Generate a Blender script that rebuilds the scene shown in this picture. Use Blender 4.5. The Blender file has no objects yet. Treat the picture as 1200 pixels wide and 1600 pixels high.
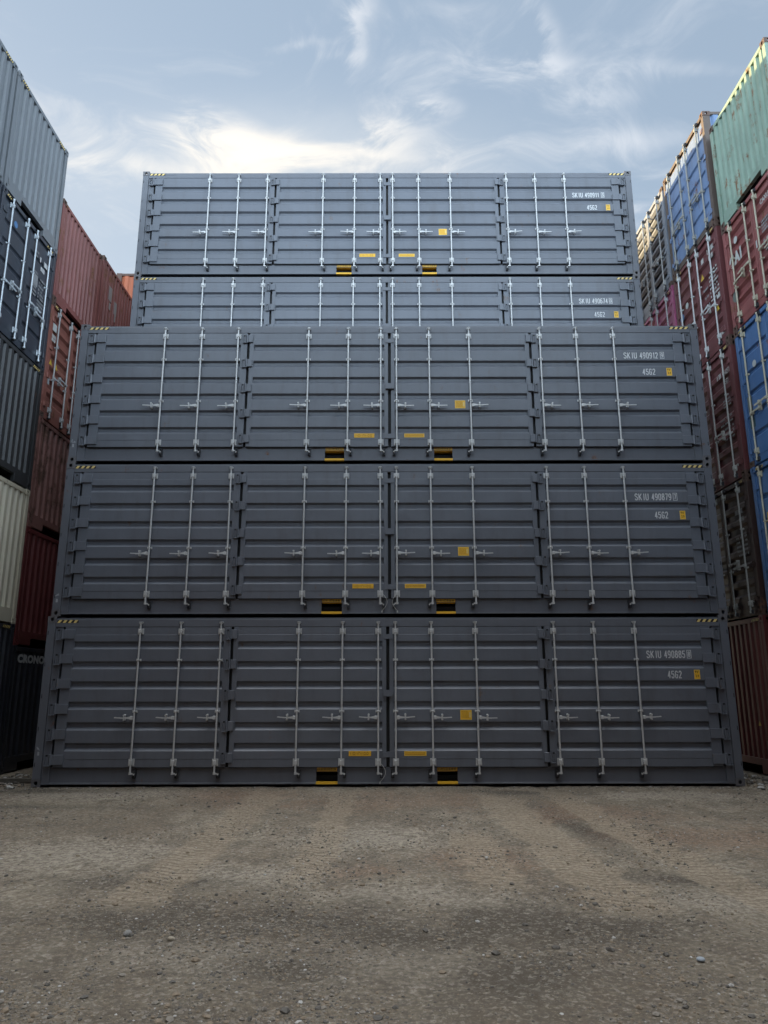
import bpy, math, random, bmesh
from mathutils import Vector, noise, Matrix
random.seed(7)
R = math.radians
sc = bpy.context.scene
col = sc.collection

# ------------------------------------------------------------------ camera
cam_d = bpy.data.cameras.new("camera")
cam = bpy.data.objects.new("camera", cam_d); col.objects.link(cam)
sc.camera = cam
cam_d.sensor_fit = 'VERTICAL'; cam_d.sensor_height = 36.0
cam_d.lens = 36.0 * 1151.1 / 1600.0
cam_d.clip_start = 0.05; cam_d.clip_end = 6000
_p, _y, _r = R(13.408), R(0.062), R(-0.092)
_F = Vector((math.sin(_y)*math.cos(_p), math.cos(_y)*math.cos(_p), math.sin(_p)))
_Rt = Vector((math.cos(_y), -math.sin(_y), 0)); _U = _Rt.cross(_F)
_a = _Rt*math.cos(_r) + _U*math.sin(_r); _b = -_Rt*math.sin(_r) + _U*math.cos(_r)
cam.matrix_world = Matrix(((_a.x, _b.x, -_F.x, 0), (_a.y, _b.y, -_F.y, 0), (_a.z, _b.z, -_F.z, 1.643), (0, 0, 0, 1)))

# ------------------------------------------------------------------ sky, sun, exposure
SUN_AZ = R(-50.0)      # from +Y towards -X : far left, behind the stacks
SUN_EL = R(7.0)
world = bpy.data.worlds.new("World"); sc.world = world; world.use_nodes = True
wn = world.node_tree.nodes; wl = world.node_tree.links; wn.clear()
def N(t, **kw):
    n = wn.new(t)
    for k, v in kw.items(): setattr(n, k, v)
    return n
wout = N('ShaderNodeOutputWorld'); wbg = N('ShaderNodeBackground')
wbg.inputs['Strength'].default_value = 0.12
sky = N('ShaderNodeTexSky', sky_type='NISHITA'); sky.sun_disc = False
sky.sun_elevation = SUN_EL; sky.sun_rotation = SUN_AZ % (2*math.pi)
sky.air_density = 1.0; sky.dust_density = 1.6; sky.ozone_density = 1.0
tc = N('ShaderNodeTexCoord')
sep = N('ShaderNodeSeparateXYZ'); wl.new(tc.outputs['Generated'], sep.inputs[0])
def M(op, a, b=None, c=None, clamp=False):
    n = N('ShaderNodeMath', operation=op); n.use_clamp = clamp
    for i, v in enumerate((a, b, c)):
        if v is None: continue
        if isinstance(v, (int, float)): n.inputs[i].default_value = v
        else: wl.new(v, n.inputs[i])
    return n.outputs[0]
zc = M('ADD', M('MAXIMUM', sep.outputs[2], 0.0), 0.12)
px = M('DIVIDE', sep.outputs[0], zc); py = M('DIVIDE', sep.outputs[1], zc)
comb = N('ShaderNodeCombineXYZ'); wl.new(px, comb.inputs[0]); wl.new(py, comb.inputs[1])
warp = N('ShaderNodeTexNoise'); warp.inputs['Scale'].default_value = 1.3; warp.inputs['Detail'].default_value = 3
wl.new(comb.outputs[0], warp.inputs['Vector'])
wv = N('ShaderNodeVectorMath', operation='MULTIPLY_ADD'); wl.new(warp.outputs['Color'], wv.inputs[0])
wv.inputs[1].default_value = (1.1, 1.1, 0); wl.new(comb.outputs[0], wv.inputs[2])
n1 = N('ShaderNodeTexNoise'); n1.inputs['Scale'].default_value = 1.7; n1.inputs['Detail'].default_value = 10; n1.inputs['Roughness'].default_value = 0.60
wl.new(wv.outputs[0], n1.inputs['Vector'])
nf = N('ShaderNodeTexNoise'); nf.inputs['Scale'].default_value = 5.5; nf.inputs['Detail'].default_value = 9; nf.inputs['Roughness'].default_value = 0.62; nf.inputs['Distortion'].default_value = 0.7
wl.new(wv.outputs[0], nf.inputs['Vector'])
# cloud banks: where they stand in the sky (direction space; x/y and z/y of the view direction)
yy = M('MAXIMUM', sep.outputs[1], 0.02)
U_ = M('DIVIDE', sep.outputs[0], yy); V_ = M('DIVIDE', sep.outputs[2], yy)
U2 = M('ADD', U_, M('MULTIPLY', M('SUBTRACT', nf.outputs[0], 0.5), 0.16))
V2 = M('ADD', V_, M('MULTIPLY', M('SUBTRACT', n1.outputs[0], 0.5), 0.16))
def blob(u, v, su, sv, w, ang=0):
    du = M('SUBTRACT', U2, u); dv = M('SUBTRACT', V2, v)
    if ang:
        ca, sa = math.cos(ang), math.sin(ang)
        a_ = M('ADD', M('MULTIPLY', du, ca), M('MULTIPLY', dv, sa))
        b_ = M('SUBTRACT', M('MULTIPLY', dv, ca), M('MULTIPLY', du, sa))
    else: a_, b_ = du, dv
    q = M('ADD', M('POWER', M('ABSOLUTE', M('DIVIDE', a_, su)), 2), M('POWER', M('ABSOLUTE', M('DIVIDE', b_, sv)), 2))
    return M('MULTIPLY', M('POWER', 2.718, M('MULTIPLY', q, -1)), w)
blobs = [(-0.27, 0.875, 0.075, 0.040, .60, -.45), (-0.20, 0.835, 0.10, 0.028, .60, -.15), (-0.08, 0.818, 0.13, 0.016, .42, 0), (0.02, 0.855, 0.055, 0.026, .48, .45),
         (0.09, 0.915, 0.028, 0.026, .46, .7), (-0.035, 1.07, 0.020, 0.085, .50, -.15), (-0.055, 1.005, 0.03, 0.02, .40, 0), (-0.15, 1.025, 0.07, 0.012, .32, .15),
         (0.10, 1.10, 0.10, 0.03, .26, 0), (0.265, 1.07, 0.025, 0.07, .42, .25), (0.26, 1.0, 0.05, 0.02, .30, .0), (0.36, 0.93, 0.07, 0.035, .38, .2), (0.47, 0.98, 0.20, 0.022, .34, -.1),
         (0.25, 0.84, 0.25, 0.03, .28, 0), (0.42, 0.84, 0.09, 0.04, .36, 0), (-0.40, 0.81, 0.06, 0.03, .30, 0), (-0.2, 0.79, .5, .03, .34, 0), (-.45, .93, .2, .05, .16, .2)]
acc = None
for bb in blobs:
    o = blob(*bb); acc = o if acc is None else M('ADD', acc, o)
front = M('MULTIPLY', acc, M('GREATER_THAN', sep.outputs[1], 0.03))
base = M('ADD', M('MULTIPLY', n1.outputs[0], 0.50), M('MULTIPLY', nf.outputs[0], 0.50))
dens = M('ADD', M('MULTIPLY', M('SUBTRACT', base, 0.5), 2.9), M('ADD', M('MULTIPLY', front, .86), 0.02))
mr = N('ShaderNodeMapRange'); mr.interpolation_type = 'SMOOTHSTEP'
wl.new(dens, mr.inputs[0]); mr.inputs[1].default_value = 0.0; mr.inputs[2].default_value = 0.80
mask = M('MULTIPLY', mr.outputs[0], 0.80)
# cloud brightness grows toward the hidden sun
sd = Vector((math.sin(SUN_AZ)*math.cos(SUN_EL), math.cos(SUN_AZ)*math.cos(SUN_EL), math.sin(SUN_EL)))
dt = N('ShaderNodeVectorMath', operation='DOT_PRODUCT'); wl.new(tc.outputs['Generated'], dt.inputs[0]); dt.inputs[1].default_value = sd
bright = M('ADD', 0.55, M('MULTIPLY', M('POWER', M('MAXIMUM', dt.outputs['Value'], 0), 3), 0.9))
cc = N('ShaderNodeMixRGB'); cc.inputs[1].default_value = (3.1, 3.3, 3.6, 1); cc.inputs[2].default_value = (5.0, 4.6, 3.95, 1)
glow = M('MULTIPLY', blob(-0.17, 0.80, 0.30, 0.10, 1.0), M('GREATER_THAN', sep.outputs[1], 0.03))
wl.new(M('ADD', M('MULTIPLY', M('SUBTRACT', bright, 0.55), .7), M('MULTIPLY', glow, .8), clamp=True), cc.inputs[0])
skb = N('ShaderNodeMixRGB'); skb.blend_type = 'MULTIPLY'; skb.inputs[0].default_value = 1; skb.inputs[2].default_value = (.90, .88, .84, 1)
wl.new(sky.outputs[0], skb.inputs[1])
mx = N('ShaderNodeMixRGB'); wl.new(mask, mx.inputs[0]); wl.new(skb.outputs[0], mx.inputs[1]); wl.new(cc.outputs[0], mx.inputs[2])
# thin veil over the whole dome
vl = N('ShaderNodeMixRGB'); vl.inputs[0].default_value = 0.5; vl.inputs[2].default_value = (2.20, 2.78, 3.60, 1)
wl.new(skb.outputs[0], vl.inputs[1])
gh_ = N('ShaderNodeMixRGB'); wl.new(M('MULTIPLY', glow, .26), gh_.inputs[0]); wl.new(vl.outputs[0], gh_.inputs[1]); gh_.inputs[2].default_value = (4.6, 4.5, 4.2, 1)
wl.new(gh_.outputs[0], mx.inputs[1])
# added bright cloud bank, unseen behind the viewpoint, to light the upper containers
bm = N('ShaderNodeMapRange'); bm.interpolation_type = 'SMOOTHSTEP'; wl.new(sep.outputs[1], bm.inputs[0])
bm.inputs[1].default_value = 0.0; bm.inputs[2].default_value = -0.45
be = N('ShaderNodeMapRange'); be.interpolation_type = 'SMOOTHSTEP'; wl.new(sep.outputs[2], be.inputs[0])
be.inputs[1].default_value = 0.64; be.inputs[2].default_value = 0.30
bk = M('MULTIPLY', M('MULTIPLY', bm.outputs[0], be.outputs[0]), M('ADD', 0.55, M('MULTIPLY', base, 0.7)), clamp=True)
hf = N('ShaderNodeMixRGB'); hf.blend_type = 'MULTIPLY'; hf.inputs[0].default_value = 1; hf.inputs[2].default_value = (.485, .48, .475, 1); wl.new(mx.outputs[0], hf.inputs[1])
mb2 = N('ShaderNodeMixRGB'); wl.new(bk, mb2.inputs[0]); wl.new(hf.outputs[0], mb2.inputs[1]); mb2.inputs[2].default_value = (8.4, 10.4, 12.4, 1)
# added bright cloud overhead, unseen above the frame, to lift ground and grooves
zm = N('ShaderNodeMapRange'); zm.interpolation_type = 'SMOOTHSTEP'; wl.new(sep.outputs[2], zm.inputs[0])
zm.inputs[1].default_value = 0.80; zm.inputs[2].default_value = 0.93
mb3 = N('ShaderNodeMixRGB'); wl.new(M('MULTIPLY', zm.outputs[0], M('ADD', 0.4, M('MULTIPLY', base, 0.8)), clamp=True), mb3.inputs[0])
wl.new(mb2.outputs[0], mb3.inputs[1]); mb3.inputs[2].default_value = (8.9, 9.2, 9.6, 1)
wl.new(mb3.outputs[0], wbg.inputs[0]); wl.new(wbg.outputs[0], wout.inputs[0])

sun_d = bpy.data.lights.new("sun", 'SUN'); sun_d.energy = 2.6; sun_d.angle = R(0.5); sun_d.color = (1.0, 0.72, 0.36)
sun = bpy.data.objects.new("sun", sun_d); col.objects.link(sun)
sun.rotation_euler = (-sd).to_track_quat('-Z', 'Y').to_euler(); sun.location = (-30, 30, 20)

sc.view_settings.view_transform = 'Standard'; sc.view_settings.look = 'None'
sc.view_settings.gamma = 1; sc.view_settings.exposure = 2.22
sc.render.engine = 'CYCLES'
sc.cycles.max_bounces = 8; sc.cycles.diffuse_bounces = 5

# ------------------------------------------------------------------ helpers
class MB:
    def __init__(s): s.v = []; s.f = []; s.m = []; s.sm = []
    def add(s, vs, fs, m=0, smooth=False):
        o = len(s.v); s.v += [tuple(v) for v in vs]
        for f in fs: s.f.append([i+o for i in f]); s.m.append(m); s.sm.append(smooth)
    def box(s, x0, x1, y0, y1, z0, z1, m=0, b=0.0):
        if b > 0: return s.bbox(x0, x1, y0, y1, z0, z1, m, b)
        s.add([(x0,y0,z0),(x1,y0,z0),(x1,y1,z0),(x0,y1,z0),(x0,y0,z1),(x1,y0,z1),(x1,y1,z1),(x0,y1,z1)],
              [(0,3,2,1),(4,5,6,7),(0,1,5,4),(1,2,6,5),(2,3,7,6),(3,0,4,7)], m)
    def bbox(s, x0, x1, y0, y1, z0, z1, m, b):
        X = (x0, x1); Y = (y0, y1); Z = (z0, z1); vs = []; idx = {}
        sg = (1, -1)
        for i in (0,1):
            for j in (0,1):
                for k in (0,1):
                    for ax in range(3):
                        p = [X[i]+sg[i]*b, Y[j]+sg[j]*b, Z[k]+sg[k]*b]
                        p[ax] = (X[i], Y[j], Z[k])[ax]
                        idx[(i,j,k,ax)] = len(vs); vs.append(tuple(p))
        fs = []
        for i in (0,1):
            q = [idx[(i,j,k,0)] for j,k in ((0,0),(1,0),(1,1),(0,1))]; fs.append(q if i else q[::-1])
            q = [idx[(j,i,k,1)] for j,k in ((0,0),(0,1),(1,1),(1,0))]; fs.append(q if i else q[::-1])
            q = [idx[(j,k,i,2)] for j,k in ((0,0),(1,0),(1,1),(0,1))]; fs.append(q if i else q[::-1])
        for a, bb_, c in ((0,1,2),(1,2,0),(2,0,1)):
            for i in (0,1):
                for j in (0,1):
                    def key(ca, cb, ccc, ax):
                        k = [0,0,0]; k[a] = ca; k[bb_] = cb; k[c] = ccc; return idx[(k[0],k[1],k[2],ax)]
                    q = [key(i,j,0,a), key(i,j,0,bb_), key(i,j,1,bb_), key(i,j,1,a)]
                    fs.append(q if (i != j) else q[::-1])
        for i in (0,1):
            for j in (0,1):
                for k in (0,1):
                    q = [idx[(i,j,k,0)], idx[(i,j,k,1)], idx[(i,j,k,2)]]
                    fs.append(q if (i+j+k) % 2 else q[::-1])
        s.add(vs, fs, m)
    def cyl(s, p0, p1, r, n=10, m=0, r1=None, caps=True):
        p0 = Vector(p0); p1 = Vector(p1); d = (p1-p0).normalized()
        a = d.orthogonal().normalized(); b = d.cross(a); r1 = r if r1 is None else r1
        vs = []
        for k in range(n):
            t = 2*math.pi*k/n; e = a*math.cos(t)+b*math.sin(t)
            vs.append(p0+e*r)
        for k in range(n):
            t = 2*math.pi*k/n; e = a*math.cos(t)+b*math.sin(t)
            vs.append(p1+e*r1)
        s.add(vs, [(k, (k+1)%n, n+(k+1)%n, n+k) for k in range(n)], m, True)
        if caps: s.add(vs, [tuple(range(n))[::-1], tuple(range(n, 2*n))], m)
    def tube(s, pts, r, n=6, m=0):
        for a, b in zip(pts[:-1], pts[1:]): s.cyl(a, b, r, n, m)
    def prism(s, prof, axis, a0, a1, m=0, caps=True):
        """closed polygon prof of 2D points, extruded along axis ('x': (y,z) ; 'y': (x,z) ; 'z': (x,y))"""
        def P(t, u):
            return {'x': (u, t[0], t[1]), 'y': (t[0], u, t[1]), 'z': (t[0], t[1], u)}[axis]
        n = len(prof); vs = [P(t, a0) for t in prof]+[P(t, a1) for t in prof]
        fs = [(k, (k+1)%n, n+(k+1)%n, n+k) for k in range(n)]
        if caps: fs += [tuple(range(n))[::-1], tuple(range(n, 2*n))]
        s.add(vs, fs, m)
    def sheet(s, prof, axis, a0, a1, m=0):
        def P(t, u):
            return {'x': (u, t[0], t[1]), 'y': (t[0], u, t[1]), 'z': (t[0], t[1], u)}[axis]
        n = len(prof); vs = [P(t, a0) for t in prof]+[P(t, a1) for t in prof]
        s.add(vs, [(k, k+1, n+k+1, n+k) for k in range(n-1)], m)
    def casting(s, x0, x1, y0, y1, z0, z1, m=0, hole_y=0, hole_x=0, hole_z=0):
        """hollow corner casting; hole_* = -1/+1: which face of that axis has an oblong hole"""
        t = 0.028
        def ring(o, U, V, w, h, hw, hh, nrm):
            o = Vector(o); U = Vector(U); V = Vector(V); nn = Vector(nrm)*t
            out = [(-w,-h),(w,-h),(w,h),(-w,h)]; n = 16
            inn = [(hw*math.cos(2*math.pi*k/n+math.pi/4+math.pi), hh*math.sin(2*math.pi*k/n+math.pi/4+math.pi)) for k in range(n)]
            vs = [o+U*a+V*b for a, b in out]+[o+U*a+V*b for a, b in inn]+[o+U*a+V*b-nn for a, b in inn]
            fs = []
            for c in range(4):
                for k in range(4):
                    i = c*4+k; fs.append((c, 4+(i+1)%n, 4+i) if True else ())
                fs.append((c, (c+1)%4, 4+((c+1)*4)%n))
            for k in range(n): fs.append((4+k, 4+(k+1)%n, 4+n+(k+1)%n, 4+n+k))
            s.add(vs, fs, m)
        cx, cy, cz = (x0+x1)/2, (y0+y1)/2, (z0+z1)/2; wx, wy, wz = (x1-x0)/2, (y1-y0)/2, (z1-z0)/2
        faces = {('y',-1): ((cx,y0,cz),(1,0,0),(0,0,1),wx,wz,.032,.036,(0,-1,0)), ('y',1): ((cx,y1,cz),(1,0,0),(0,0,1),wx,wz,.032,.036,(0,1,0)),
                 ('x',-1): ((x0,cy,cz),(0,1,0),(0,0,1),wy,wz,.03,.036,(-1,0,0)), ('x',1): ((x1,cy,cz),(0,1,0),(0,0,1),wy,wz,.03,.036,(1,0,0)),
                 ('z',-1): ((cx,cy,z0),(1,0,0),(0,1,0),wx,wy,.055,.033,(0,0,-1)), ('z',1): ((cx,cy,z1),(1,0,0),(0,1,0),wx,wy,.055,.033,(0,0,1))}
        for (ax, sg), A in faces.items():
            h = {'x': hole_x, 'y': hole_y, 'z': hole_z}[ax]
            if h == sg: ring(*A)
            else:
                o, U, V = Vector(A[0]), Vector(A[1]), Vector(A[2])
                s.add([o-U*A[3]-V*A[4], o+U*A[3]-V*A[4], o+U*A[3]+V*A[4], o-U*A[3]+V*A[4]], [(0,1,2,3)], m)
    def build(s, name, mats, parent=None, fix=True):
        me = bpy.data.meshes.new(name); me.from_pydata(s.v, [], s.f)
        if not isinstance(mats, (list, tuple)): mats = [mats]
        for mt in mats: me.materials.append(mt)
        me.polygons.foreach_set('material_index', s.m); me.polygons.foreach_set('use_smooth', s.sm)
        if fix:
            bm = bmesh.new(); bm.from_mesh(me); bmesh.ops.recalc_face_normals(bm, faces=bm.faces); bm.to_mesh(me); bm.free()
        me.update()
        o = bpy.data.objects.new(name, me); col.objects.link(o); o.parent = parent
        return o

def empty(name, loc, rz=0.0, label=None, cat=None, group=None):
    o = bpy.data.objects.new(name, None); col.objects.link(o); o.empty_display_size = .3
    o.location = loc; o.rotation_euler = (0, 0, rz); tag(o, label, cat, group); return o
def tag(o, label=None, cat=None, group=None, kind=None):
    if label: o['label'] = label
    if cat: o['category'] = cat
    if group: o['group'] = group
    if kind: o['kind'] = kind
    return o
def text_mesh(name, body, mat, parent, x, y, z, h, sx=0.62, spacing=1.0, rot=(R(90),0,0), bold=0.010, align='LEFT', ext=0.0):
    cu = bpy.data.curves.new(name, 'FONT'); cu.body = body; cu.size = h/0.70; cu.offset = bold*h/0.12*0.5; cu.align_x = align
    cu.space_character = spacing; cu.extrude = ext; cu.resolution_u = 3
    tmp = bpy.data.objects.new("tmp", cu); col.objects.link(tmp)
    dg = bpy.context.evaluated_depsgraph_get(); me = bpy.data.meshes.new_from_object(tmp.evaluated_get(dg))
    bpy.data.objects.remove(tmp); bpy.data.curves.remove(cu)
    mt = Matrix.Translation((x, y, z)) @ Matrix.Rotation(rot[2], 4, 'Z') @ Matrix.Rotation(rot[0], 4, 'X') @ Matrix.Diagonal((sx, 1, 1, 1))
    me.transform(mt); me.materials.clear(); me.materials.append(mat); me.name = name
    o = bpy.data.objects.new(name, me); col.objects.link(o); o.parent = parent
    return o

GLYPH = {'0': [(0,1,0,5,1,6,3,6,4,5,4,1,3,0,1,0,0,1)], '1': [(1,5,2,6,2,0)], '2': [(0,5,1,6,3,6,4,5,4,4,0,0,4,0)], '3': [(0,6,4,6,2,3.6,3,3.6,4,2.6,4,1,3,0,1,0,0,1)],
         '4': [(3,0,3,6,0,1.7,4,1.7)], '5': [(4,6,0.3,6,0.2,3.4,3,3.6,4,2.6,4,1,3,0,1,0,0,1)], '6': [(3.6,6,1.4,6,0,4,0,1,1,0,3,0,4,1,4,2.6,3,3.5,1,3.5,0,2.6)],
         '7': [(0,6,4,6,1.6,0)], '8': [(1,3.2,.3,4.2,.3,5.2,1,6,3,6,3.7,5.2,3.7,4.2,3,3.2,1,3.2,0,2.4,0,1,1,0,3,0,4,1,4,2.4,3,3.2)], '9': [(0.4,0,2.6,0,4,2,4,5,3,6,1,6,0,5,0,3.4,1,2.5,3,2.5,4,3.4)],
         'S': [(4,5,3,6,1,6,0,5,0,4.2,4,2.2,4,1,3,0,1,0,0,1)], 'K': [(0,0,0,6), (4,6,0.3,2.6), (1.3,3.5,4,0)], 'I': [(2,0,2,6)], 'U': [(0,6,0,1,1,0,3,0,4,1,4,6)], 'G': [(4,5,3,6,1,6,0,5,0,1,1,0,3,0,4,1,4,2.8,2.4,2.8)]}
def stencil(name, body, mat, parent, x, y, z, h, w, pitch, t=.0155):
    """condensed painted lettering from flat strokes, left end at x, foot at z"""
    mb = MB(); k = 0; sx_, sz_ = (w-t)/4, (h-t)/6
    for ch in body:
        for st in GLYPH.get(ch, ()):
            P_ = [Vector((x+t/2+st[i]*sx_, 0, z+t/2+st[i+1]*sz_)) for i in range(0, len(st), 2)]
            for a, c_ in zip(P_[:-1], P_[1:]):
                d = (c_-a).normalized(); n_ = Vector((-d.z, 0, d.x))*t/2; e = d*t*.42; yo = Vector((0, y-.00005*(k % 7), 0)); k += 1
                mb.add([a-n_-e+yo, c_-n_+e+yo, c_+n_+e+yo, a+n_-e+yo], [(0,1,2,3)])
        x += pitch if ch not in 'I1' else pitch*.80
    return mb.build(name, mat, parent, fix=False)

# ------------------------------------------------------------------ materials
def newmat(name):
    m = bpy.data.materials.new(name); m.use_nodes = True; nt = m.node_tree
    b = nt.nodes['Principled BSDF']; return m, nt, b
def nd(nt, t, **kw):
    n = nt.nodes.new(t)
    for k, v in kw.items(): setattr(n, k, v)
    return n
def mth(nt, op, a, b=None, clamp=False):
    n = nt.nodes.new('ShaderNodeMath'); n.operation = op; n.use_clamp = clamp
    for i, v in enumerate((a, b)):
        if v is None: continue
        if isinstance(v, (int, float)): n.inputs[i].default_value = v
        else: nt.links.new(v, n.inputs[i])
    return n.outputs[0]
def noi(nt, vec, scale, detail=5, rough=.55, mapping=None):
    n = nd(nt, 'ShaderNodeTexNoise'); n.inputs['Scale'].default_value = scale; n.inputs['Detail'].default_value = detail; n.inputs['Roughness'].default_value = rough
    if mapping:
        mp = nd(nt, 'ShaderNodeMapping'); mp.inputs['Scale'].default_value = mapping; nt.links.new(vec, mp.inputs[0]); vec = mp.outputs[0]
    nt.links.new(vec, n.inputs['Vector']); return n.outputs[0]
def ramp(nt, v, a, b):
    n = nd(nt, 'ShaderNodeMapRange'); n.interpolation_type = 'SMOOTHSTEP'; nt.links.new(v, n.inputs[0]); n.inputs[1].default_value = a; n.inputs[2].default_value = b; return n.outputs[0]
def mixc(nt, f, a, b):
    n = nd(nt, 'ShaderNodeMixRGB')
    for i, v in enumerate((f, a, b)):
        if isinstance(v, tuple): n.inputs[i].default_value = v if len(v) == 4 else (*v, 1)
        elif isinstance(v, (int, float)): n.inputs[i].default_value = v
        else: nt.links.new(v, n.inputs[i])
    return n.outputs[0]
def randvec(nt):
    t = nd(nt, 'ShaderNodeTexCoord'); oi = nd(nt, 'ShaderNodeObjectInfo'); g = nd(nt, 'ShaderNodeNewGeometry')
    v = nd(nt, 'ShaderNodeVectorMath', operation='ADD'); nt.links.new(g.outputs['Position'], v.inputs[0])
    s = nd(nt, 'ShaderNodeVectorMath', operation='SCALE'); s.inputs[0].default_value = (0.0, 0.0, 0.0); s.inputs[3].default_value = 1
    return g.outputs['Position']
def paint(name, c, rough=.42, rust=0.0, dirt=.25, fade=.12, spec=.5, rustc=(.10,.045,.022), patch=0.0, patchc=(.02,.02,.02)):
    m, nt, b = newmat(name); P = randvec(nt)
    v1 = noi(nt, P, 1.1, 6, .6); v2 = noi(nt, P, 6.0, 5, .6, (1,1,.18)); v3 = noi(nt, P, 40, 4, .6)
    base = mixc(nt, mth(nt, 'MULTIPLY', ramp(nt, v1, .35, .7), fade*2), c, tuple(min(1, x*1.35+.02) for x in c))
    base = mixc(nt, mth(nt, 'MULTIPLY', ramp(nt, v2, .45, .75), dirt), base, tuple(x*.45+.035*k for x, k in zip(c, (1,.85,.65))))
    if rust > 0:
        r1 = noi(nt, P, 2.3, 9, .68); r2 = noi(nt, P, 9, 6, .65, (1,1,.12))
        rm = ramp(nt, mth(nt, 'ADD', mth(nt, 'MULTIPLY', r1, .65), mth(nt, 'MULTIPLY', r2, .35)), .62-.16*rust, .70-.13*rust)
        rc = mixc(nt, ramp(nt, v3, .3, .7), rustc, tuple(x*2.2 for x in rustc))
        base = mixc(nt, rm, base, rc)
        rr = mth(nt, 'ADD', rough, mth(nt, 'MULTIPLY', rm, .35), True)
    else: rr = mth(nt, 'ADD', rough-.06, mth(nt, 'MULTIPLY', v3, .14), True)
    nt.links.new(base, b.inputs['Base Color']); nt.links.new(rr, b.inputs['Roughness'])
    b.inputs['Specular IOR Level'].default_value = spec
    bp = nd(nt, 'ShaderNodeBump'); bp.inputs['Strength'].default_value = .22; bp.inputs['Distance'].default_value = .02
    sc_ = ramp(nt, noi(nt, P, 3.2, 8, .75, (.35, 1, 2.6)), .655, .70)
    base = mixc(nt, mth(nt, 'MULTIPLY', sc_, .30), base, tuple(min(1, x*1.5+.05) for x in c)); nt.links.new(base, b.inputs['Base Color'])
    wb = mth(nt, 'ADD', mth(nt, 'MULTIPLY', noi(nt, P, 1.4, 4, .55), 3.0), mth(nt, 'MULTIPLY', v3, .06))
    nt.links.new(wb, bp.inputs['Height']); nt.links.new(bp.outputs[0], b.inputs['Normal'])
    return m
def simple(name, c, rough=.5, metal=0.0, var=.25, scale=18, spec=.5):
    m, nt, b = newmat(name); P = randvec(nt); v = noi(nt, P, scale, 5, .6)
    nt.links.new(mixc(nt, mth(nt, 'MULTIPLY', v, var*2), c, tuple(x*.45 for x in c)), b.inputs['Base Color'])
    nt.links.new(mth(nt, 'ADD', rough-.1, mth(nt, 'MULTIPLY', v, .2), True), b.inputs['Roughness'])
    b.inputs['Metallic'].default_value = metal; b.inputs['Specular IOR Level'].default_value = spec
    return m
GREY = paint('graphite_paint', (.120, .131, .153), .38, .12, .34, .12, rustc=(.09,.065,.05))
GREYF = paint('graphite_frame_paint', (.116, .124, .143), .42, .18, .25, .06)
STEEL = simple('galvanised_steel', (.60, .60, .59), .42, .20, .16, 25)
DARK = simple('black_rubber_and_shade', (.012, .012, .013), .6)  # gasket rubber; also paints the shade in slots and pockets
CAM = simple('dark_cam_steel', (.05, .052, .058), .5, .3)
WHITE = simple('white_lettering', (.66, .67, .67), .6, 0, .08, 60)
CHALK = simple('chalk_mark', (.40, .41, .43), .8, 0, .3, 80)
YEL = simple('yellow_decal', (.84, .47, .03), .5, 0, .12, 30)
YELP = simple('pale_yellow_border', (.80, .58, .16), .5, 0, .10, 30)
BRN = simple('decal_print', (.36, .17, .012), .6, 0, .2, 40)
YELK = simple('hazard_yellow', (.78, .58, .20), .55, 0, .15, 30)
BLK = simple('hazard_black', (.02, .018, .014), .5)
WIRE = simple('seal_wire', (.55, .55, .53), .5, .2)

# ------------------------------------------------------------------ ground
def gh(x, y):
    e = min(1.0, max(0.0, (13.6-y)/0.8)) if abs(x) < 6.6 else 1.0
    e *= 1.0 - min(1.0, max(0.0, (abs(x)-6.6)/.8))
    f = noise.fractal(Vector((x*.55, y*.55, 3.1)), 1.0, 2.1, 3)*.020 + noise.fractal(Vector((x*3.1, y*3.1, 7.7)), .9, 2.1, 4)*.0085 + noise.fractal(Vector((x*14, y*14, 1.7)), .8, 2.0, 3)*.0035
    # long shallow wheel ruts that curve away to both sides
    for k, x0, s, w in ((0, 1.95, .10, .22), (1, 2.75, .30, .22), (2, -1.75, -.22, .25), (3, -.45, -.05, .25)):
        xc = x0 + s*((13-y)/6)**2*.6
        d = (x-xc)/w
        if abs(d) < 3: f -= .016*math.exp(-d*d) - .008*math.exp(-(abs(d)-1.3)**2*5)
    return -0.012 + f*(.35+.65*e)
def gridlines(lo, hi, step, far, grow=1.35):
    a = [lo + step*i for i in range(int(round((hi-lo)/step))+1)]
    s = step; up = [a[-1]]
    while up[-1] < far: s *= grow; up.append(up[-1]+s)
    s = step; dn = [a[0]]
    while dn[-1] > -far: s *= grow; dn.append(dn[-1]-s)
    return dn[::-1][:-1] + a + up[1:]
gx = gridlines(-7.2, 7.2, .040, 2500); gy = gridlines(3.4, 14.4, .036, 2500)
vs = []
for y in gy:
    for x in gx: vs.append((x, y, gh(x, y) if (abs(x) < 9 and 2 < y < 18) else -0.012))
nx = len(gx)
fs = [(j*nx+i, j*nx+i+1, (j+1)*nx+i+1, (j+1)*nx+i) for j in range(len(gy)-1) for i in range(nx-1)]
m, nt, b = newmat('compacted_gravel_dirt')
g = nd(nt, 'ShaderNodeNewGeometry'); P = g.outputs['Position']
sxyz = nd(nt, 'ShaderNodeSeparateXYZ'); nt.links.new(P, sxyz.inputs[0])
wn1 = nd(nt, 'ShaderNodeTexNoise'); wn1.inputs['Scale'].default_value = .9; wn1.inputs['Detail'].default_value = 6; nt.links.new(P, wn1.inputs['Vector'])
big = noi(nt, P, .55, 7, .62); mid = noi(nt, P, 2.6, 8, .65); fine = noi(nt, P, 14, 8, .74); grit = noi(nt, P, 75, 4, .7); strk = noi(nt, P, 1.6, 8, .68, (2.2, .22, 1))
c = mixc(nt, ramp(nt, big, .40, .60), (0.190, 0.155, 0.113), (0.300, 0.258, 0.192))
c = mixc(nt, mth(nt, 'MULTIPLY', ramp(nt, strk, .44, .62), .65), c, (0.195, 0.150, 0.105))
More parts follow.
